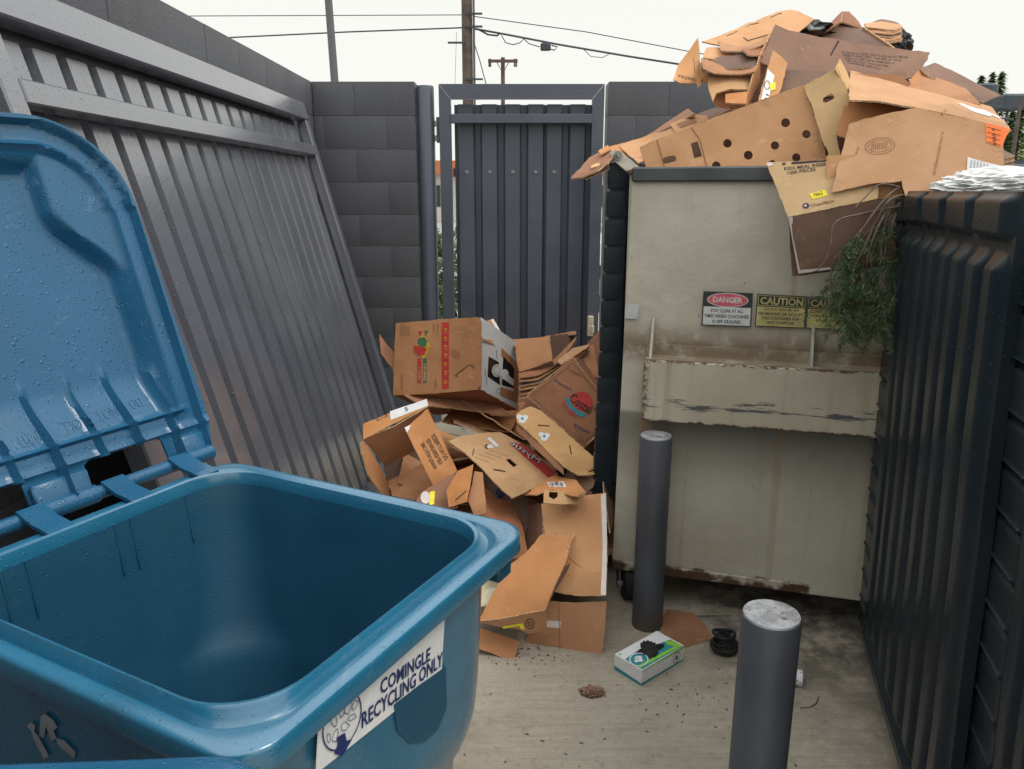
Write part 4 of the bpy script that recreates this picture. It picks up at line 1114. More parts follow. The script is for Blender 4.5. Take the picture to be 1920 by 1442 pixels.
p.line([(1296, 239), (1312, 262), (1326, 316)], .003, 'ink_soft'); p.line([(1232, 263), (1247, 318)], .003, 'ink_soft')  # fold creases, their shade drawn on as dark lines
p = sheet('folded_box_end', 'yellowish box end panel with an oval handle slot beside the punched box side', [(1507, 160, 2.72), (1570, 127, 2.68), (1589, 170), (1592, 190), (1568, 250), (1577, 300, 2.58), (1552, 300), (1530, 225)], 'kraft_yellow',
    holes=[slot(1553, 184, 23, 11, -28), [(1515, 192), (1520, 191), (1528, 216), (1523, 220)], [(1541, 275), (1548, 274), (1553, 296), (1546, 297)]], wob=.004)
sheet('torn_flap', 'small upright torn flap above the yellowish box end panel', [(1567, 131, 2.67), (1574, 110), (1593, 150, 2.70), (1590, 170, 2.66)], 'kraft_yellow')
# sunlit box on the right
t = empty('cardboard_box', P(1700, 360, 2.45), 'large light tan flattened box with round stamp and orange sticker jutting over the right lids', 'cardboard box')
fpl = Plate('front_panel', [(1592, 232, 2.50), (1650, 216), (1717, 202), (1810, 222), (1896, 244, 2.30), (1881, 262), (1882, 300), (1886, 350), (1770, 372), (1698, 370), (1691, 338), (1630, 345), (1559, 362, 2.42)], 'kraft_light', t, wob=.004)
Plate('lower_flap', [(1550, 292, 2.47), (1600, 290), (1710, 300, 2.40), (1706, 372), (1551, 373, 2.45)], 'kraft_light', t, wob=.002)
tp = Plate('top_flap', [(1592, 187, 2.47), (1650, 191), (1717, 201), (1810, 221), (1896, 243, 2.30), (1880, 222), (1858, 199), (1847, 196, 2.60), (1770, 180), (1699, 163), (1640, 145), (1595, 131)], 'kraft_light', t, wob=.003)
Plate('inner_panel', [(1591, 167, 2.66), (1660, 180), (1716, 203, 2.56), (1650, 236), (1600, 262), (1568, 253, 2.58)], 'kraft', t, wob=.002)
Plate('rear_panel', [(1595, 200, 2.75), (1847, 200, 2.62), (1840, 300, 2.62), (1600, 300)], 'kraft', t, wob=.002)
tp.mark([[(1796, 195), (1803, 194), (1838, 206), (1862, 214), (1856, 219), (1828, 211)], [(1838, 205), (1845, 206), (1878, 220), (1874, 222)]], 'white', 'tape_strip')
ok = fpl.mark([[(1847, 231), (1878, 238), (1893, 243), (1884, 262), (1878, 276), (1850, 268)]], 'orange', 'orange_sticker')
for i in range(4): fpl.line([(1850, 239+i*9), (1876, 246+i*9)], .0012, 'ink', off=.0028)
fpl.text('KEEP 7', (1868, 272), (1866, 242), (1862, 272), 'ink', 0, .0030)
lb = fpl.mark([[(1814, 295), (1840, 303), (1882, 313), (1882, 345), (1812, 340)]], 'white', 'paper_label')
for i in range(6): fpl.text('LOT 4472 0915', (1820+i*6, 325+i), (1823+i*6, 301+i*1.4), (1817+i*6, 325+i), 'ink', 0, .0030)
fpl.line(circ(1650, 273, 28, 15, 28, -8), .0016, 'ink_soft', closed=True); fpl.line(circ(1650, 273, 22, 11, 28, -8), .0012, 'ink_soft', closed=True)
for i in range(9): fpl.line([(1636+i*3.5, 268-i*.4), (1634+i*3.5, 281-i*.4)], .0014, 'ink_soft')
fpl.text('30109', (1607, 290), (1612, 276), (1603, 289), 'ink_soft')
fpl.text('RITERNO703 N67 F', (1754, 328), (1771, 247), (1749, 327), 'ink_soft'); fpl.text('FX', (1767, 218), (1776, 208), (1764, 213), 'ink_soft')
# box of meal inserts
t = empty('cardboard_box', P(1570, 515, 2.45), 'yellow tan box printed kids meal insert, hanging over the beige dumpster front', 'cardboard box')
a1 = Plate('top_panel', [(1437, 305, 2.56), (1500, 302), (1590, 298, 2.47), (1650, 300), (1645, 373), (1478, 407, 2.44)], 'kraft_yellow', t, wob=.002)
a1.text('KIDS MEAL INSERT', (1471, 320), (1556, 310), (1470, 314), 'ink', .01); a1.text('1000 PIECES', (1477, 328), (1530, 320), (1476, 322), 'ink', .01)
a1.mark([[(1467, 310), (1473, 309), (1473, 305), (1467, 306)], [(1484, 308), (1550, 303), (1550, 300), (1484, 304)]], 'ink')
a1.mark([[(1518, 364), (1547, 356), (1552, 364), (1552, 367), (1524, 374)]], 'yellow', 'yellow_sticker'); a1.text('7862', (1525, 370), (1543, 365), (1524, 364), 'ink', 0, .0030)
a1.mark([circ(1511, 386, 6.5, 5.5, 14)], 'ink_blue', 'emblem'); a1.mark([[(1507, 385), (1512, 383), (1513, 387), (1509, 389)]], 'kraft_yellow', 'emblem', off=.002)
a1.text('CheerMann', (1520, 389), (1564, 380), (1519, 383), 'ink_soft', .01)
a2 = Plate('side_panel', [(1478, 407, 2.44), (1560, 391), (1645, 373, 2.37), (1690, 488), (1600, 500), (1497, 513, 2.47)], 'kraft_dark', t, wob=.004, res=.02)  # lower face of the same box, its shade put into a darker colour
Plate('rear_panel', [(1478, 411, 2.462), (1645, 380, 2.39), (1694, 494), (1486, 518, 2.50)], 'kraft_dark', t, wob=.002)
a2.mark([[(1478, 409), (1483, 407), (1486, 440), (1500, 506), (1560, 500), (1560, 504), (1497, 513)]], 'tape', 'worn_edge')
a1.mark([[(1437, 307), (1446, 304), (1450, 310), (1440, 312)]], 'tape', 'tape_strip'); a2.mark([[(1478, 408), (1486, 406), (1486, 418), (1481, 423)]], 'white', 'tape_strip')
# dark open box, shade of its panels put into the board colour
t = empty('cardboard_box', P(1570, 190, 3.05), 'dark brown open box with printed paragraph, upper middle of the dumpster heap', 'cardboard box')
b1 = Plate('side_panel', [(1452, 51, 3.12), (1478, 60), (1533, 70), (1600, 80), (1680, 92), (1741, 105, 2.98), (1729, 128), (1712, 150), (1640, 160), (1560, 160), (1425, 120, 2.98)], 'kraft_dark', t, bend=cl(.05), wob=.005)
for i in range(5): b1.text(['STORE IN A COOL DRY PLACE AWAY FROM', 'DIRECT LIGHT OPEN THIS SIDE UP WITH', 'CARE AND KEEP CLOSED WHEN NOT IN', 'USE RECYCLE THIS CARTON', 'HANDLE GENTLY'][i], (1578+i*3, 99+i*5), (1700-i*12, 113+i*5), (1578+i*3, 95.5+i*5), 'ink')
b1.line([(1572, 78), (1556, 106)], .006, 'ink')
Plate('end_panel', [(1452, 51, 3.12), (1461, 56), (1450, 96), (1437, 128), (1402, 198, 2.86), (1396, 197), (1412, 140), (1430, 95, 3.0)], 'kraft', t, wob=.002)
Plate('inner_panel', [(1470, 120, 3.10), (1560, 130), (1690, 140, 3.02), (1708, 160), (1705, 172), (1590, 176), (1465, 186, 2.95)], 'kraft_dark', t, bend=clb(.04), wob=.004)
Plate('curled_flap', [(1600, 138, 2.9), (1690, 142, 2.82), (1700, 152), (1708, 166), (1704, 184, 2.78), (1650, 150), (1600, 145)], 'kraft', t, wob=.002)
sheet('cardboard_sheet', 'brown panel with curved edge tucked below the dark open box', [(1462, 128, 2.92), (1500, 131), (1548, 134, 2.9), (1600, 140), (1590, 175), (1500, 185), (1455, 190, 2.84)], 'kraft_dark', bend=cl(-.06))
b3 = sheet('labelled_box_end', 'tan box end with long white label and yellow sticker left of the heap middle', [(1449, 95, 2.94), (1462, 104), (1476, 119, 2.92), (1468, 150), (1458, 185), (1442, 200), (1420, 196, 2.82)], 'kraft_light', wob=.003)
b3.mark([[(1427, 186), (1439, 130), (1452, 143), (1438, 196)]], 'white', 'white_label'); b3.mark([[(1441, 158), (1453, 154), (1454, 168), (1445, 171)]], 'yellow', 'yellow_sticker', off=.0026)
b3.line(circ(1438, 160, 5, 8, 14), .002, 'ink', off=.0026, closed=True); b3.line([(1436, 177), (1441, 180)], .004, 'ink', off=.0026); b3.line([(1434, 184), (1439, 187)], .004, 'ink', off=.0026)
# peak
t = empty('cardboard_box', P(1600, 80, 3.5), 'brown box with folded peak at the very top of the dumpster heap', 'cardboard box')
Plate('front_panel', [(1533, 69, 3.25), (1578, 40), (1617, 54, 3.25), (1675, 90, 3.05), (1600, 84)], 'kraft_dark', t, wob=.003)
Plate('side_panel', [(1533, 67, 3.3), (1560, 40), (1578, 21, 3.4), (1577, 41), (1545, 62, 3.24)], 'kraft_red', t, wob=.002)
Plate('ridge_flap', [(1578, 21, 3.4), (1592, 21), (1610, 40), (1617, 54, 3.26), (1578, 41, 3.3)], 'kraft_red', t, wob=.003)
Plate('edge_strip', [(1617, 50, 3.24), (1640, 66), (1676, 90, 3.03), (1660, 88), (1618, 58, 3.24)], 'kraft_light', t, wob=.001)
for i in range(6):
    y0 = 44+i*5; mt = ['kraft_light', 'kraft_red', 'kraft', 'kraft_dark', 'kraft', 'kraft_red'][i]
    sheet('folded_sheet', ['uppermost', 'second', 'third', 'fourth', 'fifth', 'lowest'][i]+' layer of the brown cardboard stack right of the peaked box', [(1620+i*2, y0+1, 3.55-.03*i), (1655, y0-4+i*.8), (1690+(i % 2)*3, y0+1, 3.5-.03*i), (1690, y0+6), (1680-i*4, y0+11), (1626+i*4, y0+7, 3.46-.03*i)], mt, wob=.003)
sheet('cardboard_sheet', 'dark curved flap on top of the stack right of the peaked box', [(1628, 42, 3.6), (1655, 35, 3.62), (1671, 34), (1690, 46, 3.5), (1640, 46)], 'kraft_dark', bend=cl(-.05))
# top left fold-out
p = sheet('folded_carton', 'large light tan slotted carton sheet crowning the left side of the dumpster heap', [(1316, 80, 3.15), (1345, 68), (1400, 44), (1462, 22), (1482, 18, 3.35), (1500, 22), (1526, 38, 3.25), (1495, 62), (1455, 72), (1400, 90), (1365, 88)], 'kraft_light', wob=.006,
    holes=[slot(1372, 62, 22, 2.4, -24), slot(1412, 46, 24, 2.4, -22), slot(1455, 30, 24, 2.4, -20)])
p.line([(1394, 70), (1402, 76), (1440, 64)], .005, 'ink')
for i, (q, mt) in enumerate([([(1345, 84, 3.10), (1400, 88), (1440, 76, 3.12), (1438, 88), (1395, 98, 3.0), (1352, 98)], 'kraft'), ([(1326, 82, 3.12), (1345, 88), (1390, 100, 3.0), (1345, 112), (1318, 108, 3.02)], 'kraft_light'),
        ([(1390, 98, 3.0), (1442, 76, 3.08), (1430, 105), (1400, 112, 2.96)], 'kraft_red'), ([(1314, 108, 3.0), (1420, 98, 3.0), (1418, 122), (1350, 130, 2.93), (1316, 126)], 'kraft_dark'),
        ([(1313, 116, 2.98), (1350, 122), (1420, 128, 2.95), (1416, 138), (1340, 136), (1318, 132, 2.92)], 'kraft')]):
    sheet('crumpled_flap', ['tan crumpled flap directly below the crowning carton sheet', 'light torn flap at the left end below the crowning sheet', 'reddish flap wedged right below the crowning sheet', 'dark creased sheet in the left heap gap', 'thin creased edge above the curved tray'][i], q, mt, bend=cl(-.06 if i % 2 else .05), wob=.006)
pg_ = sheet('hanging_flap', 'tan flap with faded print hanging off the left end of the dumpster heap', [(1309, 79, 3.12), (1296, 92), (1273, 119), (1266, 145), (1263, 158, 3.02), (1276, 165), (1305, 160), (1331, 153, 2.98), (1329, 135), (1313, 118), (1312, 100)], 'kraft_light', bend=cl(.09), wob=.003)
pg_.text('PREMIUM', (1272, 151), (1318, 158), (1273, 144), 'ink_soft', .01)
sheet('torn_strip', 'narrow torn strip dangling in front of the hanging flap', [(1301, 108, 2.97), (1311, 108), (1315, 158), (1310, 164, 2.94), (1304, 140, 2.95)], 'kraft_light', wob=.001)
p = sheet('curved_tray', 'curved yellowish tray with slots on the left of the dumpster heap', [(1328, 132, 2.98), (1370, 132), (1416, 137, 2.96), (1412, 152), (1406, 166, 2.88), (1370, 166), (1344, 171), (1338, 184), (1330, 160)], 'kraft_gold', bend=cl(-.05), holes=[slot(1402, 151, 18, 3, 24), slot(1396, 137, 24, 3.5, 4)])
sheet('curved_tray', 'underside of a curved tray with shadowed hollow below the yellowish one', [(1338, 184, 2.94), (1344, 171), (1368, 166, 2.98), (1404, 166), (1400, 196, 2.9), (1370, 194), (1346, 190)], 'kraft', bend=cl(-.08))
p = sheet('cardboard_sheet', 'brown panel peeking below the curved trays', [(1360, 176, 2.88), (1402, 172, 2.86), (1398, 196), (1360, 192, 2.84)], 'kraft')
# added dark backing sheets, so gaps show shade instead of sky
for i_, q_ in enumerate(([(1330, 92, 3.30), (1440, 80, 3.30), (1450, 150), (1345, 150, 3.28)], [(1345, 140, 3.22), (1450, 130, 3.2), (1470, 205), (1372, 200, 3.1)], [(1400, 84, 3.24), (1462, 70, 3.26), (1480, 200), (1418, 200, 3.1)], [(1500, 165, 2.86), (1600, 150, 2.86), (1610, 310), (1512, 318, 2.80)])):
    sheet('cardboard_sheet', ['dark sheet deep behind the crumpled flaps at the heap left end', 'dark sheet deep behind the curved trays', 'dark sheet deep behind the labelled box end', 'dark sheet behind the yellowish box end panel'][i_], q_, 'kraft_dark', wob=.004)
# low left slope
sheet('cardboard_sheet', 'light tan slab sloping over the dumpster corner beside the lid arm', [(1160, 273, 3.0), (1200, 258), (1256, 239, 3.08), (1330, 226), (1290, 250), (1202, 276), (1206, 300), (1196, 304, 2.84), (1178, 290)], 'kraft_light', wob=.006)
p = sheet('cardboard_sheet', 'pale scuffed sheet with worn red patch above the punched box side', [(1256, 232, 3.12), (1300, 214), (1325, 216, 3.15), (1330, 226), (1268, 248, 3.0)], 'kraft_light')
p.mark([[(1268, 232), (1300, 222), (1308, 228), (1276, 240)]], 'kraft_red', 'worn_patch')
sheet('cardboard_sheet', 'dark red-brown sheet edge rising behind the left slope', [(1200, 262, 3.3), (1258, 224), (1290, 204, 3.35), (1304, 214), (1256, 236, 3.2), (1215, 258)], 'kraft_red')
sheet('cardboard_sheet', 'dark brown sheet lying behind the pale scuffed one', [(1285, 222, 3.3), (1330, 204), (1360, 196, 3.3), (1400, 200), (1350, 222, 3.1)], 'kraft_dark')
sheet('cardboard_sheet', 'brown folded strip between tray and punched side', [(1330, 226, 2.98), (1370, 200), (1404, 190, 3.05), (1440, 196), (1380, 214, 2.86), (1350, 224)], 'kraft')
sheet('cardboard_sheet', 'thin reddish sheet above the punched side middle', [(1344, 218, 2.95), (1372, 206, 2.98), (1380, 214), (1378, 220, 2.9)], 'kraft_red')
for i, (q, mt) in enumerate([([(1070, 334, 2.80), (1104, 296), (1142, 276, 2.95), (1150, 292), (1120, 318), (1086, 332, 2.76)], 'kraft_red'), ([(1108, 310, 2.82), (1142, 296, 2.88), (1142, 306), (1108, 314, 2.78)], 'kraft_yellow'), ([(1084, 330, 2.79), (1142, 300, 2.90), (1143, 318), (1100, 336, 2.77)], 'kraft_dark'), ([(1122, 282, 2.9), (1140, 271, 2.93), (1143, 281), (1126, 290, 2.86)], 'kraft'),
        ([(1140, 274, 2.96), (1165, 268), (1200, 262, 3.1), (1190, 290), (1165, 300, 2.88)], 'kraft')]):
    sheet('cardboard_scrap', ['reddish wet scrap jutting out left over the hanging black lid', 'small bright yellow-brown scrap over the black lid corner', 'dark soggy scrap drooping over the black lid', 'tiny scrap standing above the black lid corner', 'brown scrap behind the lid arm bolt'][i], q, mt, wob=.004)
# right side of heap
sheet('box_flap', 'long dark brown flap pointing right toward the grey tank', [(1725, 128, 2.85), (1752, 119, 2.9), (1800, 142), (1876, 178, 2.78), (1844, 192), (1790, 186), (1750, 150)], 'kraft_dark', wob=.003)
sheet('box_flap', 'brown inner flap with pale edge below the long dark flap', [(1712, 150, 2.82), (1728, 140), (1750, 143, 2.82), (1810, 166), (1840, 196), (1760, 182), (1700, 168, 2.76)], 'kraft', wob=.002)
sheet('box_flap', 'small bent brown flap with pale rim in the right heap middle', [(1706, 150, 2.80), (1726, 128, 2.86), (1750, 143), (1742, 160), (1712, 172, 2.76)], 'kraft', wob=.002)
sheet('box_flap', 'reddish panel just above the light tan box top', [(1600, 140, 2.88), (1700, 148), (1707, 166, 2.84), (1700, 182), (1640, 160, 2.82)], 'kraft_red', wob=.002)
for i in range(5):
    sheet('folded_sheet', ['uppermost', 'second', 'third', 'fourth', 'lowest'][i]+' sheet of the small brown stack poking out at the right above the white bag', [(1860, 282+i*4, 2.6), (1882, 281+i*4, 2.62), (1903-(i % 2)*5, 291+i*4, 2.45), (1860, 300+i*4, 2.42)], ['kraft_dark', 'kraft', 'kraft_red', 'kraft', 'kraft_dark'][i], wob=.001)
def blob(name, label, cat, c, r, mat, amp=.35, fq=5, sub=4, seed=0, smooth=70, flat=False, ridge=0.):
    bm = bmesh.new(); bmesh.ops.create_icosphere(bm, subdivisions=sub, radius=1)
    vs = []
    for v in bm.verts:
        d = v.co.normalized(); k = 1+amp*noise.noise(d*fq*.5+Vector((seed, 0, 0)))+amp*.6*abs(noise.noise(d*fq*1.4+Vector((0, seed, 0))))+amp*.25*noise.noise(d*fq*3.2)
        if ridge: q_ = Vector((d.x*2.2+seed, d.y*2.2, d.z*5)); k += ridge*(1-3.2*abs(noise.noise(q_)))+ridge*.5*(1-3.2*abs(noise.noise(q_*2.6)))
        z = d.z*k*r[2]
        if flat: z = max(z, -r[2]*.3)
        vs.append(Vector(c)+Vector((d.x*k*r[0], d.y*k*r[1], z)))
    bm.verts.index_update(); fs = [[v.index for v in f.verts] for f in bm.faces]; bm.free()
    o = mk(name, vs, fs, M[mat], None, smooth); return tag(o, label, cat)
blob('rubbish_bag', 'black plastic bag bulging beneath the small stack at the heap top right', 'bag', P(1684, 84, 3.62), (.05, .05, .05), 'void', .5, 5, 4, 3)
blob('rubbish_bag', 'white plastic bag slumped on top of the right-hand black lids', 'bag', P(1880, 350, 2.0), (.13, .2, .045), 'bag', .08, 3.0, 6, 8, 50, False, .075)
blob('rubbish_bag', 'black plastic in the dark gap right of the crowning carton sheet', 'bag', P(1512, 60, 3.3), (.1, .08, .03), 'void', .5, 5, 3, 5)

# ================================================================== FLOOR HEAP
t = empty('cardboard_box', P(820, 740, 3.6), 'tan peppers box with red stripe and punched holes, topmost of the floor heap', 'cardboard box')
D = P(972, 680, 3.72)-P(903, 634, 3.46)
res = wbox(t, [(738, 741, 3.50), (903, 731, 3.44), (902, 595, 3.50), (743, 606)], D, {'all': 'kraft', 'right': 'greyboard', 'bottom': 'kraft_red', 'front': 'kraft'}, skip=('front', 'top'))
f = Plate('front_panel', [(738, 741, 3.497), (812, 738), (892, 731, 3.44), (903, 722), (903, 602), (898, 595), (850, 597), (743, 606, 3.552)], 'kraft', t, holes=[circ(853, 665, 9.5), circ(855, 705, 3.5)], wob=.004, bend=cl(.02))
f.mark([[(828, 605), (842, 604), (841, 729), (828, 730)]], 'red', 'red_stripe')
f.text('P E P P E R S', (833, 616), (833, 720), (838, 616), 'mustard', .0, .0026)
f.mark([[(793, 671), (800, 672), (800, 718), (793, 718)]], 'green', 'green_mark'); f.mark([[(796, 620), (804, 620), (799, 630)]], 'green', 'green_mark'); f.text('PRIME', (794, 682), (794, 714), (799, 682), 'kraft_light', .02, .0026)
f.mark([[(783, 672), (790, 672), (790, 718), (783, 718)], [(785, 621), (793, 621), (787, 630)]], 'red', 'red_mark'); f.text('TIME', (784, 686), (784, 714), (789, 686), 'kraft', .02, .0026)
f.mark([[(793, 625), (809, 650), (795, 673), (779, 652)]], 'mustard', 'diamond')
f.mark([[(786, 634), (796, 632), (802, 640), (798, 650), (788, 650), (783, 643)]], 'green', 'pepper', off=.0024); f.mark([[(776, 648), (790, 649), (800, 654), (796, 665), (785, 666), (777, 658)]], 'red', 'pepper', off=.003)
for i in range(4):
    f.text('PACKED BY', (751+i*5, 612), (751+i*5, 631), (754+i*5, 612), 'ink_soft', 0); 
    if i < 2: f.text('GROWN IN', (812+i*7, 607), (812+i*7, 624), (815+i*7, 607), 'ink_soft', 0)
f.text('PRODUCE', (752, 702), (752, 730), (756, 702), 'ink_soft'); f.text('BOXED', (815, 712), (815, 728), (819, 712), 'ink_soft')
f.line([(855, 703), (878, 685), (887, 686), (889, 692)], .004, 'ink')
sp2 = res['right']
sp2.mark([[(916, 668), (935, 679), (937, 722), (914, 706)], [(944, 668), (964, 690), (963, 728), (940, 722)]], 'void', 'cut_out')  # holes as flat black patches, their dark inside put into the colour
sp2.mark([circ(930, 695, 9, 12, 18), circ(945, 702, 8, 10, 18)], 'paper', 'round_cap', off=.004); sp2.line(circ(930, 695, 6, 9, 14), .002, 'ink', off=.005, closed=True)
sp2.mark([[(948, 700), (962, 712), (961, 724), (944, 712)]], 'greyboard', 'tube', off=.0045)
sp2.mark([[(940, 652), (972, 682), (970, 755), (937, 742), (938, 725), (962, 734), (964, 688), (940, 668)]], 'kraft_red', 'brown_band')
sp2.line([(931, 655), (931, 672)], .003, 'ink'); sp2.line([(909, 692), (913, 722)], .003, 'ink'); sp2.line(circ(934, 733, 4, 5, 10), .002, 'ink', closed=True)
Plate('top_flap', [(903, 634, 3.46), (930, 640), (966, 647, 3.80), (973, 682), (940, 655)], 'kraft', t, wob=.002)
Plate('torn_flap', [(711, 626, 3.62), (722, 642), (746, 670, 3.56), (746, 684), (738, 695, 3.52), (714, 662)], 'kraft_red', t, wob=.003)
Plate('bottom_flap', [(757, 740, 3.47), (860, 737), (935, 760, 3.62), (958, 778), (890, 770), (790, 760, 3.42)], 'kraft_red', t, wob=.006)
t = empty('cardboard_box', P(760, 930, 3.1), 'open orange-brown box printed keep refrigerated, resting against the leaning gate', 'cardboard box')
b = Plate('top_side', [(681, 795, 3.12), (740, 771), (800, 747, 3.24), (803, 761), (681, 824, 3.06)], 'kraft', t)
b.mark([[(731, 772), (800, 748), (803, 760), (733, 788)]], 'white', 'white_label'); b.text('5', (760, 772), (766, 770), (758, 765), 'ink', 0, .003); b.text('G-119', (706, 791), (728, 783), (704, 785), 'ink')
Plate('side_panel', [(681, 824, 3.06), (740, 800), (803, 762, 3.18), (815, 790), (778, 846), (722, 874, 3.2)], 'kraft', t, wob=.003)
Plate('side_panel', [(728, 900, 3.14), (760, 888), (795, 867, 3.2), (825, 915), (800, 940), (736, 930, 3.0)], 'kraft', t)
Plate('base_panel', [(715, 850, 3.34), (810, 820, 3.36), (815, 905), (725, 910, 3.30)], 'kraft_dark', t)  # dark back plate standing for the shaded inside of the box
Plate('left_flap', [(677, 830, 3.04), (682, 826), (712, 874, 3.10), (738, 932), (722, 935), (690, 890, 2.98), (678, 848)], 'kraft', t, wob=.002)
b = Plate('printed_flap', [(759, 804, 3.00), (802, 766, 3.14), (830, 825), (857, 882, 2.95), (820, 925, 2.84), (788, 862)], 'kraft', t, wob=.003)
for i, s_ in enumerate(['HANDLE WITH CARE', 'KEEP REFRIGERATED', 'DO NOT FREEZE']): b.text(s_, (814+i*10, 880-i*9+2), (788+i*10-(i == 0)*0, 834-i*8), (820+i*10, 875-i*9+1), 'ink', .015)
b.mark([[(758, 802), (770, 797), (767, 805), (763, 812)]], 'white', 'tape_strip')
p = sheet('pizza_box', 'pinkish patterned box corner with a yellow sticker behind the cart rim', [(776, 946, 2.74), (790, 925), (815, 908, 2.84), (852, 888), (858, 950, 2.70), (820, 960)], 'kraft_red', cat='cardboard box')
p.mark([[(806, 924), (816, 922), (814, 946), (805, 948)]], 'yellow', 'yellow_sticker')
p.mark([circ(798, 934, 9, 11, 14)], 'tape', 'pale_spot')
sheet('box_flap', 'orange-brown flap with a dark slit just above the cart rim corner', [(857, 884, 2.80), (887, 871, 2.86), (883, 905), (876, 940, 2.72), (842, 950), (838, 920)], 'kraft').line([(854, 938), (870, 924), (874, 920)], .004, 'ink')
sheet('box_flap', 'narrow upright orange flap right of the slit flap', [(890, 884, 2.88), (905, 886), (912, 962, 2.70), (890, 968), (878, 940, 2.76)], 'kraft')
sheet('box_flap', 'dark reddish box side hanging behind the upright orange flap', [(898, 905, 2.95), (935, 935), (958, 938, 2.95), (978, 985), (991, 1042, 2.66), (965, 1046), (925, 985), (900, 960)], 'kraft_red', wob=.005)
p = sheet('grey_carton', 'shadowed greyish carton lettered ar in the middle of the floor heap', [(905, 886, 3.05), (940, 900), (968, 925, 2.98), (1008, 940), (985, 1000, 2.86), (930, 960)], 'kraft_dark', cat='cardboard box')  # greyish carton darkened by its board colour to sit in the heap's shade
p.text('ar', (934, 940), (968, 912), (928, 922), 'ink_blue', .03, .004)
# flat printed tray
p = sheet('printed_tray', 'curved yellow-tan tray with red banner lying face up in the floor heap', [(842, 824, 3.00), (864, 816), (900, 812), (938, 809, 3.16), (975, 826), (1003, 844), (1032, 866), (1046, 886), (1022, 900), (995, 915), (987, 921), (962, 930, 2.76), (930, 902), (905, 875), (872, 846)], 'kraft_gold', bend=cl(-.05), res=.03,
    holes=[[(948, 862), (956, 860), (970, 871), (963, 876)], slot(888, 846, 12, 2.6, 105), slot(937, 881, 24, 2.6, 14), circ(913, 838, 5)])
p.mark([[(953, 829), (978, 829), (1004, 846), (1046, 886), (1030, 896), (996, 866)]], 'red', 'red_banner')
p.text('Mystic', (1010, 872), (955, 836), (1016, 860), 'ink', .03, .0030); p.text('Mystic', (1009, 871), (954, 835), (1015, 859), 'paper', .0, .0042)
p.mark([[(913, 822), (918, 820), (936, 836), (930, 839)], circ(919, 838, 6, 4, 10)], 'paper', 'paper_label')
for i in range(4): p.text('fresh picked produce', (952-i*12, 858+i*3), (916-i*9, 846+i*3), (953-i*12, 856+i*3), 'ink_soft')
t = p.obj
Plate('tray_lip', [(995, 916, 2.84), (1022, 901), (1046, 887, 2.95), (1047, 899), (1000, 930, 2.83)], 'kraft_gold', t)
p.mark([[(1028, 898), (1046, 888), (1046, 886), (1030, 895)]], 'red', 'red_banner', off=.002)
p = sheet('slotted_tray_side', 'long narrow tan tray side with two white clover marks in the floor heap', [(968, 777, 3.14), (976, 770), (995, 764), (1015, 773), (1043, 796), (1085, 832), (1130, 872, 2.93), (1126, 884), (1108, 892), (1084, 894, 2.83), (1055, 876), (1018, 838), (985, 806), (969, 793)], 'kraft_gold', res=.03, wob=.003, bend=cl(.03),
    holes=[slot(1019, 799, 22, 3, 5), slot(1070, 843, 18, 3, 80), slot(1109, 883, 12, 4, -25)])
for cx, cy in ((979, 786), (1020, 819)): p.mark([circ(cx-5, cy-3, 6, 5, 10), circ(cx+5, cy-2, 6, 5, 10), circ(cx, cy+4, 7, 5, 10)], 'white', 'clover_mark'); p.mark([circ(cx, cy, 2.5, 2.5, 8)], 'teal', 'clover_mark', off=.003)
Plate('tray_lip', [(969, 795, 3.10), (1018, 840), (1055, 878, 2.86), (1056, 890), (1015, 852), (968, 806, 3.08)], 'kraft_red', p.obj)
t = empty('cardboard_box', P(1060, 830, 3.4), 'red-brown lettuce box with border and red sun logo leaning by the black lid', 'cardboard box')
res = wbox(t, [(1095, 840, 3.22), (1160, 780), (1076, 670, 3.52), (989, 741, 3.36)], Vector((.12, .22, -.08)), {'all': 'kraft_red'}, skip=('back',))
p = res['front']
p.line([(996, 743), (1075, 680), (1150, 776)], .004, 'ink_soft'); p.line([(996, 743), (1093, 830), (1150, 782)], .004, 'ink_soft')
p.mark([circ(1092, 752, 20, 17, 22, 30)], 'red', 'sun_emblem'); p.mark([[(1060, 745), (1066, 748), (1072, 762), (1088, 772), (1100, 778), (1090, 783), (1068, 772), (1060, 758)]], 'teal', 'wave_emblem', off=.002)
p.text('Costal', (1066, 752), (1104, 778), (1074, 736), 'ink', .01, .003); p.text('Fresh', (1052, 764), (1078, 786), (1058, 752), 'red', .01, .003)
p.text('Premium', (1038, 716), (1070, 734), (1042, 710), 'ink_blue'); p.text('Romaine', (1075, 800), (1104, 814), (1079, 794), 'ink_blue')
p.text('1/9', (1112, 770), (1126, 782), (1116, 764), 'ink', .01)
for i in range(5): p.line([(1062+i*5, 690+i*2), (1080+i*5, 703+i*2)], .0015, 'ink_soft')
p.mark([[(1120, 756), (1133, 746), (1150, 765), (1134, 776)]], 'white', 'white_label')
t = empty('cardboard_box', P(1005, 700, 3.7), 'open tan box with dark mouth above the red-brown lettuce box', 'cardboard box')
Plate('front_panel', [(973, 697, 3.58), (965, 650), (998, 638), (1030, 629, 3.66), (1036, 676, 3.55), (1005, 688)], 'kraft', t)
Plate('top_flap', [(952, 638, 3.85), (1000, 634), (1079, 621, 3.9), (1080, 627), (1030, 630), (966, 650, 3.68)], 'kraft_red', t)
Plate('inner_panel', [(1031, 630, 3.66), (1079, 624, 3.92), (1082, 640), (1050, 668), (1037, 676, 3.56)], 'kraft_dark', t)
Plate('side_flap', [(1036, 676, 3.54), (1080, 632, 3.78), (1080, 637), (1062, 662), (1040, 684, 3.52)], 'kraft', t)
Plate('rear_panel', [(970, 645, 3.95), (1078, 630, 3.98), (1078, 690), (975, 700, 3.9)], 'kraft_dark', t)
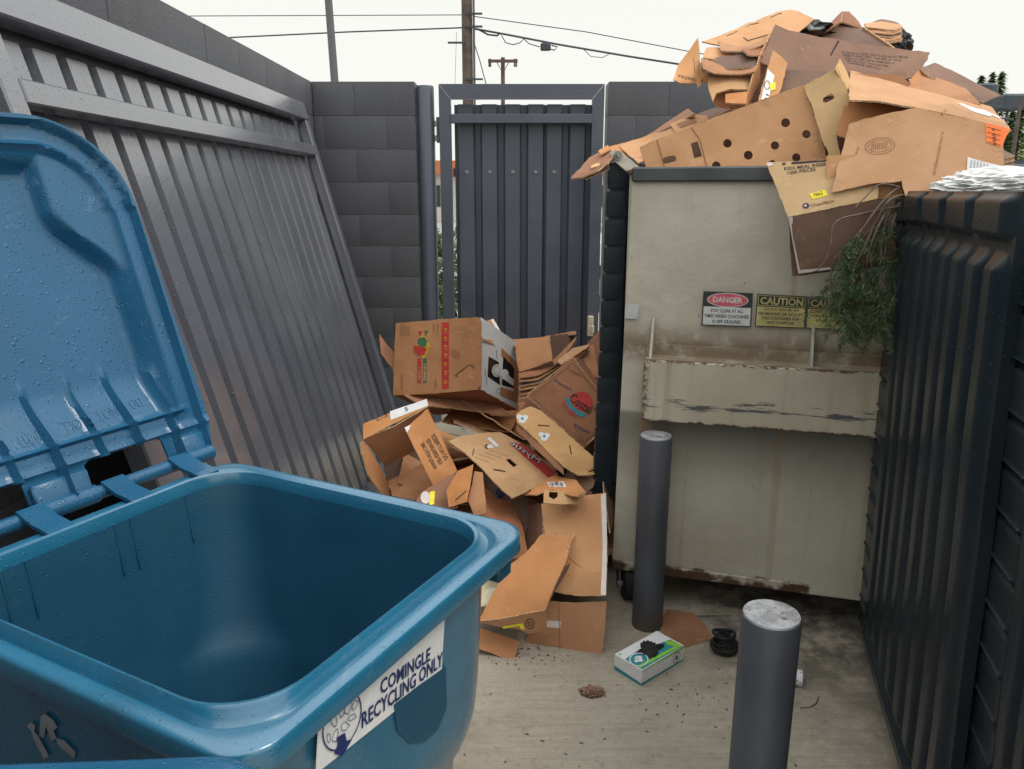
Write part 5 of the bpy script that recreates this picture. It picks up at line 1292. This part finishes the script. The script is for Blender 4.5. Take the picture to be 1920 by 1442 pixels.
for i in range(6):
    sheet('folded_sheet', ['top', 'second', 'third', 'fourth', 'fifth', 'bottom'][i]+' sheet of the layered brown stack right of the peppers box', [(972, 700+i*8, 3.56-.01*i), (1010, 688+i*8), (1048-i*3, 672+i*9, 3.66-.03*i), (1060-i*6, 662+i*10), (1056-i*6, 676+i*9), (1010, 702+i*8), (974, 708+i*8, 3.50-.01*i)], ['kraft_red', 'kraft', 'kraft_dark', 'kraft', 'kraft_red', 'kraft'][i], wob=.004)
p = sheet('box_flap', 'tan flap with pale edge standing behind the peppers box', [(902, 612, 3.75), (910, 602), (924, 598, 3.78), (938, 620), (952, 644, 3.7), (934, 662), (906, 650)], 'kraft')
p.mark([[(920, 600), (925, 598), (951, 643), (946, 645)]], 'tape', 'pale_edge')
sheet('cardboard_sheet', 'tall brown sheet standing against the gate beside the black lid', [(1098, 648, 3.85), (1120, 622), (1142, 606, 3.85), (1145, 720, 3.7), (1108, 705)], 'kraft_red')
sheet('cardboard_sheet', 'brown folded sheet right of the open dark-mouthed box', [(1080, 668, 3.62), (1112, 645, 3.7), (1122, 690), (1128, 710), (1110, 705, 3.55), (1088, 680)], 'kraft')
sheet('cardboard_sheet', 'dark brown sheet with cut corner squeezed beside the black lid', [(1118, 672, 3.6), (1150, 670, 3.6), (1150, 745, 3.52), (1126, 725)], 'kraft_dark')
for i in range(4): sheet('torn_strip', ['topmost', 'second', 'third', 'lowest'][i]+' splintered strip fanning out right of the open tan box', [(1045+i*3, 676+i*4, 3.55), (1075, 652+i*3), (1106-i*2, 645+i*5, 3.66), (1103, 650+i*5), (1052+i*3, 684+i*4, 3.52)], ['kraft_light', 'kraft', 'kraft_red', 'kraft'][i], wob=.003)
# crumpled tray with hexagon hole, barcode
p = sheet('punched_tray', 'small tan tray with six-sided hole below the clover-marked tray side', [(1021, 919, 2.74), (1050, 921), (1080, 923, 2.74), (1097, 927), (1084, 945, 2.70), (1050, 946), (1019, 943)], 'kraft_gold', holes=[[(1030, 922), (1046, 923), (1045, 932), (1038, 937), (1029, 931)]], wob=.003)
p = sheet('crumpled_carton', 'crumpled tan carton with a barcode label below the printed tray', [(978, 925, 2.84), (1000, 908), (1040, 896, 2.92), (1080, 900), (1098, 922), (1080, 927), (1030, 918), (1005, 928, 2.78)], 'kraft', wob=.008)
p.mark([[(1026, 906), (1056, 904), (1062, 912), (1030, 914)]], 'white', 'barcode_label')
for i in range(9): p.line([(1030+i*3, 907), (1031+i*3, 912)], .0016+.0012*(i % 3), 'ink', off=.004)
sheet('cardboard_sheet', 'crumpled brown piece below the right end of the clover-marked tray side', [(1075, 892, 2.9), (1100, 893), (1120, 886, 2.9), (1112, 915), (1096, 928, 2.82), (1084, 912)], 'kraft_dark', wob=.008)
sheet('cardboard_sheet', 'dark brown sheet edge between clover-marked tray side and dumpster', [(1128, 872, 2.95), (1140, 890), (1152, 960, 2.85), (1146, 1000), (1134, 930, 2.8)], 'kraft_dark')
# big flattened box at the front
t = empty('cardboard_box', G(1060, 1215), 'big flattened tan box standing open beside the dumpster caster', 'cardboard box')
p = Plate('large_panel', [(1016, 946, 2.80), (1060, 936), (1098, 930), (1136, 926, 2.76), (1138, 1020), (1137, 1118, 2.47), (1080, 1118), (1030, 1108)], 'kraft_light', t, wob=.005, bend=clb(.03))
p.mark([[(1127, 930), (1137, 926), (1138, 1020), (1137, 1117), (1127, 1117), (1130, 1020)]], 'tape', 'tape_strip'); p.line([(1040, 1000), (1060, 1040), (1090, 1065)], .0015, 'ink_soft')
p = Plate('bottom_flap', [(1022, 1127, 2.52), (1080, 1130), (1137, 1127, 2.475), (1134, 1180), (1128, 1229, 2.405), (1080, 1224), (1046, 1213), (984, 1205)], 'kraft', t, wob=.002)
p.line([(1048, 1128), (1050, 1214)], .002, 'ink_soft'); p.mark([[(1026, 1163), (1052, 1165), (1050, 1178), (1024, 1176)]], 'tape', 'tape_strip', off=.0005)
Plate('shaded_panel', [(972, 950, 3.02), (995, 946), (1016, 944, 2.80), (1018, 1000), (1028, 1108, 2.54), (995, 1080), (980, 1010)], 'kraft_dark', t, wob=.004)  # shade of this side put into the dark board colour
t = empty('cardboard_box', G(960, 1225), 'long orange-tan box sheet lying in front of the heap, recycling mark on its end', 'cardboard box')
p = Plate('top_panel', [(1013, 1000, 2.66), (1045, 1001), (1079, 999, 2.62), (1066, 1034), (1057, 1062), (1040, 1100), (1022, 1143), (985, 1150), (940, 1162), (894, 1165, 2.40), (925, 1112), (958, 1057), (990, 1030)], 'kraft', t, wob=.005, bend=clb(-.03))
q = Plate('end_panel', [(894, 1166, 2.40), (940, 1160), (1022, 1144, 2.365), (1026, 1183), (990, 1188), (974, 1180), (938, 1175, 2.39)], 'kraft', t, wob=.002)
q.line(circ(994, 1169, 8, 9, 16), .003, 'ink', closed=True); q.line(circ(994, 1169, 3.5, 4, 10), .003, 'ink', closed=True); q.mark([[(942, 1174), (980, 1168), (984, 1180), (976, 1178), (974, 1173), (944, 1178)]], 'yellow', 'yellow_tape')
Plate('loose_flap', [(889, 1174, 2.455), (930, 1187), (975, 1203, 2.42), (961, 1241, 2.375), (920, 1224), (880, 1211)], 'kraft', t, wob=.002)
Plate('side_panel', [(1079, 999, 2.62), (1066, 1036), (1057, 1064), (1075, 1052, 2.62), (1040, 1110), (1023, 1145, 2.40), (1040, 1095)], 'kraft_dark', t, wob=.001)
sheet('cardboard_sheet', 'brown sheet half hidden behind the cart corner above the cream bowl', [(930, 1062, 2.72), (960, 1045), (998, 1040, 2.75), (985, 1065), (925, 1105, 2.6)], 'kraft')
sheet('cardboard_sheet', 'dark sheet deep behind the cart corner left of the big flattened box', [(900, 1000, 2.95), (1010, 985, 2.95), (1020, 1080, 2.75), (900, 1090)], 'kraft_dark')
# cream bowl
c = P(916, 1112, 2.56); ax = Vector((-.35, -.35, .85)).normalized(); e1 = ax.orthogonal().normalized(); e2 = ax.cross(e1)
mb = MB(); mb.loft([[c+ax*h+(e1*math.cos(k*math.pi/14)+e2*math.sin(k*math.pi/14))*r for k in range(28)] for r, h in ((.02, -.028), (.045, -.03), (.066, .018), (.070, .022), (.076, .022), (.076, .026), (.068, .028), (.062, .022), (.042, -.022), (.01, -.022))], cap0=True, cap1=True)
tag(mb.build('plastic_bowl', M['cream'], None, 40), 'cream plastic bowl half hidden between cart corner and long orange-tan sheet', 'bowl')
pts = [G(1250, 1142, .012), G(1300, 1150, .012), G(1322, 1172, .012), G(1337, 1197, .012), G(1283, 1212, .012), G(1262, 1204, .012), G(1236, 1175, .012)]
p = Plate('cardboard_sheet', pts, 'kraft_red', None, px=False, wob=.002); tag(p.obj, 'red-brown cardboard piece flat on the concrete behind the far bollard', 'cardboard')

# ================================================================== SMALL THINGS ON THE GROUND
t = empty('glove_box', Vector((.47, 2.30, 0)), 'white blue and green disposable glove box lying on the concrete by the far bollard', 'box')
N_ = Vector((.4288, 2.2274, .002)); R_ = Vector((.598, 2.370, .002)); L_ = Vector((.352, 2.318, .002)); H_ = Vector((0, 0, .060))
res = wbox(t, [L_, N_, N_+H_, L_+H_], R_-N_, {'all': 'white'}, px=False, thick=.0015, wob=.0006, edge=False)
tpm = res['top']; fr_ = res['front']; rt = res['right']
def tq(u, v):      # top quad: u along left->near, v away
    w_ = (L_+H_).lerp(N_+H_, u)+(R_-N_)*v; return w_
def wpx(w_):
    q = w_-CAM; dep = q.y*cp-q.z*sp; dn = -q.y*sp-q.z*cp; return (960+F*q.x/dep, 721+F*dn/dep)
def tm(poly, mat, off, pl=None, name='print'): (pl or tpm).mark([[wpx(tq(u, v)) for u, v in poly]], mat, name, off=off)
tm([(.35, .02), (.97, .02), (.99, .98), (.55, .98), (.45, .7), (.75, .45), (.3, .3)], 'teal', .0008)
tm([(.78, .02), (.9, .02), (.97, .98), (.85, .98), (.83, .5)], 'lime', .0012); tm([(.5, .85), (.62, .98), (.9, .98), (.9, .9), (.7, .82)], 'lime', .0014)
op = [(.5+.17*math.cos(a)+.1*math.sin(a), .52+.26*math.sin(a)) for a in [k*math.pi/9 for k in range(18)]]
tm(op, 'void', .0018, name='opening');  # opening drawn as a flat black patch on the closed top
c1 = wpx(tq(.62, .17)); tpm.line(circ(c1[0], c1[1], 17, 12, 20), .004, 'white', off=.0020, closed=True); tpm.text('a', (c1[0]-9, c1[1]+6), (c1[0]+8, c1[1]+4), (c1[0]-8, c1[1]-6), 'white', .03, .0024)
tm([(.04, .04), (.12, .03), (.12, .10)], 'lime', .002)
def sideq(a, b, u, v): return wpx(a.lerp(b, u)+H_*v)
fr_.mark([[sideq(L_, N_, 0, 0), sideq(L_, N_, 1, 0), sideq(L_, N_, 1, .2), sideq(L_, N_, 0, .28)]], 'teal', off=.0008)
rt.mark([[sideq(N_, R_, 0, 0), sideq(N_, R_, 1, 0), sideq(N_, R_, 1, .12), sideq(N_, R_, 0, .2)]], 'teal', off=.0008)
rt.mark([[sideq(N_, R_, 0, 1), sideq(N_, R_, 1, 1), sideq(N_, R_, 1, .82), sideq(N_, R_, 0, .95)]], 'lime', off=.0008)
rt.line([sideq(N_, R_, .83+.09*math.cos(a/10*6.28), .5+.33*math.sin(a/10*6.28)) for a in range(10)], .002, 'ink', off=.001, closed=True)
rt.text('a', sideq(N_, R_, .79, .35), sideq(N_, R_, .87, .35), sideq(N_, R_, .79, .65), 'ink', .02, .001)
q = blob('crumpled_glove', 'dark grey glove stuffed in the opening of the glove box', 'glove', tq(.5, .5)+Vector((0, 0, .004)), (.026, .044, .005), 'rubber', .4, 6, 4, 2)
c = G(1357, 1222); mb = MB()
for k in range(9):
    zz = .008+k*.0085; r_ = .036+.010*math.sin(k*.8); mb.tube([(c.x+r_*math.cos(a*.449)+.006*math.sin(k*3), c.y+r_*math.sin(a*.449)*.85+.005*math.cos(k*2), zz+.004*math.sin(a*.9+k)) for a in range(15)], .0058, 6)
tag(mb.build('cable_coil', M['rubber'], None, 60), 'small dark coil of black tubing on the concrete left of the near bollard', 'coil')
a = G(1478, 1268, .026); b = G(1503, 1272, .026); d = (b-a).normalized()
e1 = Vector((0, 0, 1)); e2 = d.cross(e1)
t = MB(); t.loft([[a.lerp(b, f)+(e1*math.cos(k*.2618)+e2*math.sin(k*.2618))*r for k in range(24)] for f, r in ((-1.1, .022), (-1.1, .022), (.96, .027), (1.0, .0285), (1.04, .027), (1.02, .025), (-.9, .021))], cap0=True)
nn = NT('speckled_cup'); sf = nn.noise(150, 2, .5); nn.fin(nn.mix(nn.ramp(sf, .60, .62), (.72, .72, .70), (.05, .05, .05)), .5)
tag(t.build('paper_cup', nn.mat, None, 40), 'white paper cup with black speckles lying behind the near bollard', 'cup')
c = G(1111, 1302); blob('crumpled_rag', 'small crumpled brown paper wad on the concrete in the foreground', 'paper wad', c+Vector((0, 0, .008)), (.034, .022, .012), 'kraft_dark', .7, 9, 4, 6, 30, True)
mb = MB(); mb.tube([G(1500, 1328, .004), G(1518, 1326, .006), G(1530, 1319, .008), (G(1535, 1306, .006))], .0018, 5)
tag(mb.build('twig', M['twig'], None, 60), 'thin bent twig on the concrete right of the near bollard', 'twig')
mb = MB()
for k in range(190):
    y = rd.uniform(1.5, 2.5); x = rd.uniform(-.15, 1.0)
    if k < 60: x = rd.gauss(.05, .09); y = rd.gauss(2.40, .05)
    if 150 < k < 165: x = rd.gauss(.62, .04); y = rd.gauss(2.2, .05)
    if k > 165: x = rd.uniform(.55, 1.0); y = rd.gauss(2.45, .12)
    s_ = rd.uniform(.002, .009); a = rd.uniform(0, 6.28); dx, dy = math.cos(a)*s_, math.sin(a)*s_
    mb.add([(x-dx, y-dy, .005), (x+dy*.4, y-dx*.4, .007), (x+dx, y+dy, .005), (x-dy*.4, y+dx*.4, .006)], [[0, 1, 2, 3]])
tag(mb.build('leaf_litter', M['twig']), kind='stuff')

# ================================================================== CONIFER BRANCH
t = empty('conifer_branch', P(1760, 348, 2.38), 'cut conifer branch with bare twigs and green needles hanging between dumpster and black lids', 'branch')
rb = random.Random(21); tw = MB(); fol = MB()
def sm(pts, n=6):
    out = []
    for i in range(len(pts)-1):
        p0 = pts[max(0, i-1)]; p1 = pts[i]; p2 = pts[i+1]; p3 = pts[min(len(pts)-1, i+2)]
        for k in range(n):
            f = k/n; out.append(.5*((2*p1)+(-p0+p2)*f+(2*p0-5*p1+4*p2-p3)*f*f+(-p0+3*p1-3*p2+p3)*f**3))
    out.append(pts[-1]); return out
def needles(a, b, dens, ln_=.020):
    d = (b-a); L = d.length; d.normalize(); e = d.orthogonal().normalized(); g_ = d.cross(e)
    for k in range(int(L*dens)):
        p_ = a.lerp(b, rb.random()); an = rb.uniform(0, 6.28); dr = (e*math.cos(an)+g_*math.sin(an)+d*rb.uniform(.3, 1.0)).normalized()
        l_ = ln_*rb.uniform(.6, 1.15); s_ = dr.cross(Vector((rb.random(), rb.random(), rb.random()))).normalized()*.0009
        fol.add([p_-s_, p_+s_, p_+dr*l_*.8+s_, p_+dr*l_, p_+dr*l_*.8-s_], [[0, 1, 2, 3, 4]])
main = [[(1765, 346), (1731, 349), (1700, 372), (1668, 400), (1655, 440), (1650, 520), (1652, 590)],
        [(1745, 348), (1688, 352), (1655, 378), (1620, 425), (1600, 452), (1585, 500), (1575, 560)],
        [(1712, 362), (1668, 375), (1640, 420), (1612, 460), (1605, 520), (1600, 600)],
        [(1690, 380), (1660, 410), (1625, 450), (1608, 500), (1612, 560), (1625, 610)],
        [(1700, 385), (1620, 400), (1566, 418), (1556, 470), (1535, 505), (1524, 508)],
        [(1660, 400), (1640, 440), (1625, 500), (1636, 560), (1640, 625)],
        [(1600, 452), (1570, 480), (1558, 510), (1562, 560), (1570, 610)],
        [(1690, 352), (1650, 346), (1620, 372), (1602, 390)],
        [(1680, 400), (1660, 470), (1670, 540), (1700, 590)],
        [(1700, 380), (1690, 420), (1690, 460), (1694, 492)],
        [(1655, 440), (1635, 480), (1640, 540), (1655, 600)], [(1640, 420), (1618, 470), (1590, 530), (1588, 600), (1592, 630)]]
ends = []
for i, m_ in enumerate(main):
    pts = sm([P(px_, py_, 2.36-.05*j/len(m_)+.03*math.sin(i*2.1+j*.8)*(j > 0)) for j, (px_, py_) in enumerate(m_)])
    r0 = .0055 if i == 0 else .0032; tw.tube(pts, [r0*(1-.8*k/len(pts))+.0006 for k in range(len(pts))], 6)
    if i in (4, 7): continue
    st_ = int(len(pts)*(.52 if i not in (9,) else .6))
    for k in range(st_, len(pts)-1):
        needles(pts[k], pts[k+1], 700 if k > st_+3 else 240)
        if rb.random() < .85:
            b0 = pts[k]; dr = ((pts[k+1]-pts[k]).normalized()*.8+Vector((rb.uniform(-1, 1), rb.uniform(-.9, .5), rb.uniform(-.7, .1)))).normalized(); l_ = rb.uniform(.035, .085)
            b1_ = b0+dr*l_*.5+Vector((0, 0, -.003)); b2_ = b0+dr*l_+Vector((0, 0, -.012)); tw.tube([b0, b1_, b2_], [.0014, .001, .0006], 4)
            needles(b0, b1_, 500); needles(b1_, b2_, 850)
for k in range(62):
    px_ = rb.gauss(1622, 36); py_ = rb.gauss(562, 38)
    if py_ > 630: continue
    b0 = P(px_, py_, 2.31+rb.uniform(-.06, .05)); dr = Vector((rb.uniform(-.6, .6), rb.uniform(-.5, .3), -1)).normalized(); b1_ = b0+dr*rb.uniform(.03, .06)
    tw.tube([b0-dr*.03, b0, b1_], [.0012, .001, .0006], 4); needles(b0, b1_, 900)
tw.build('twig', M['twig'], t, 60); fol.build('needles', M['needle'], t)
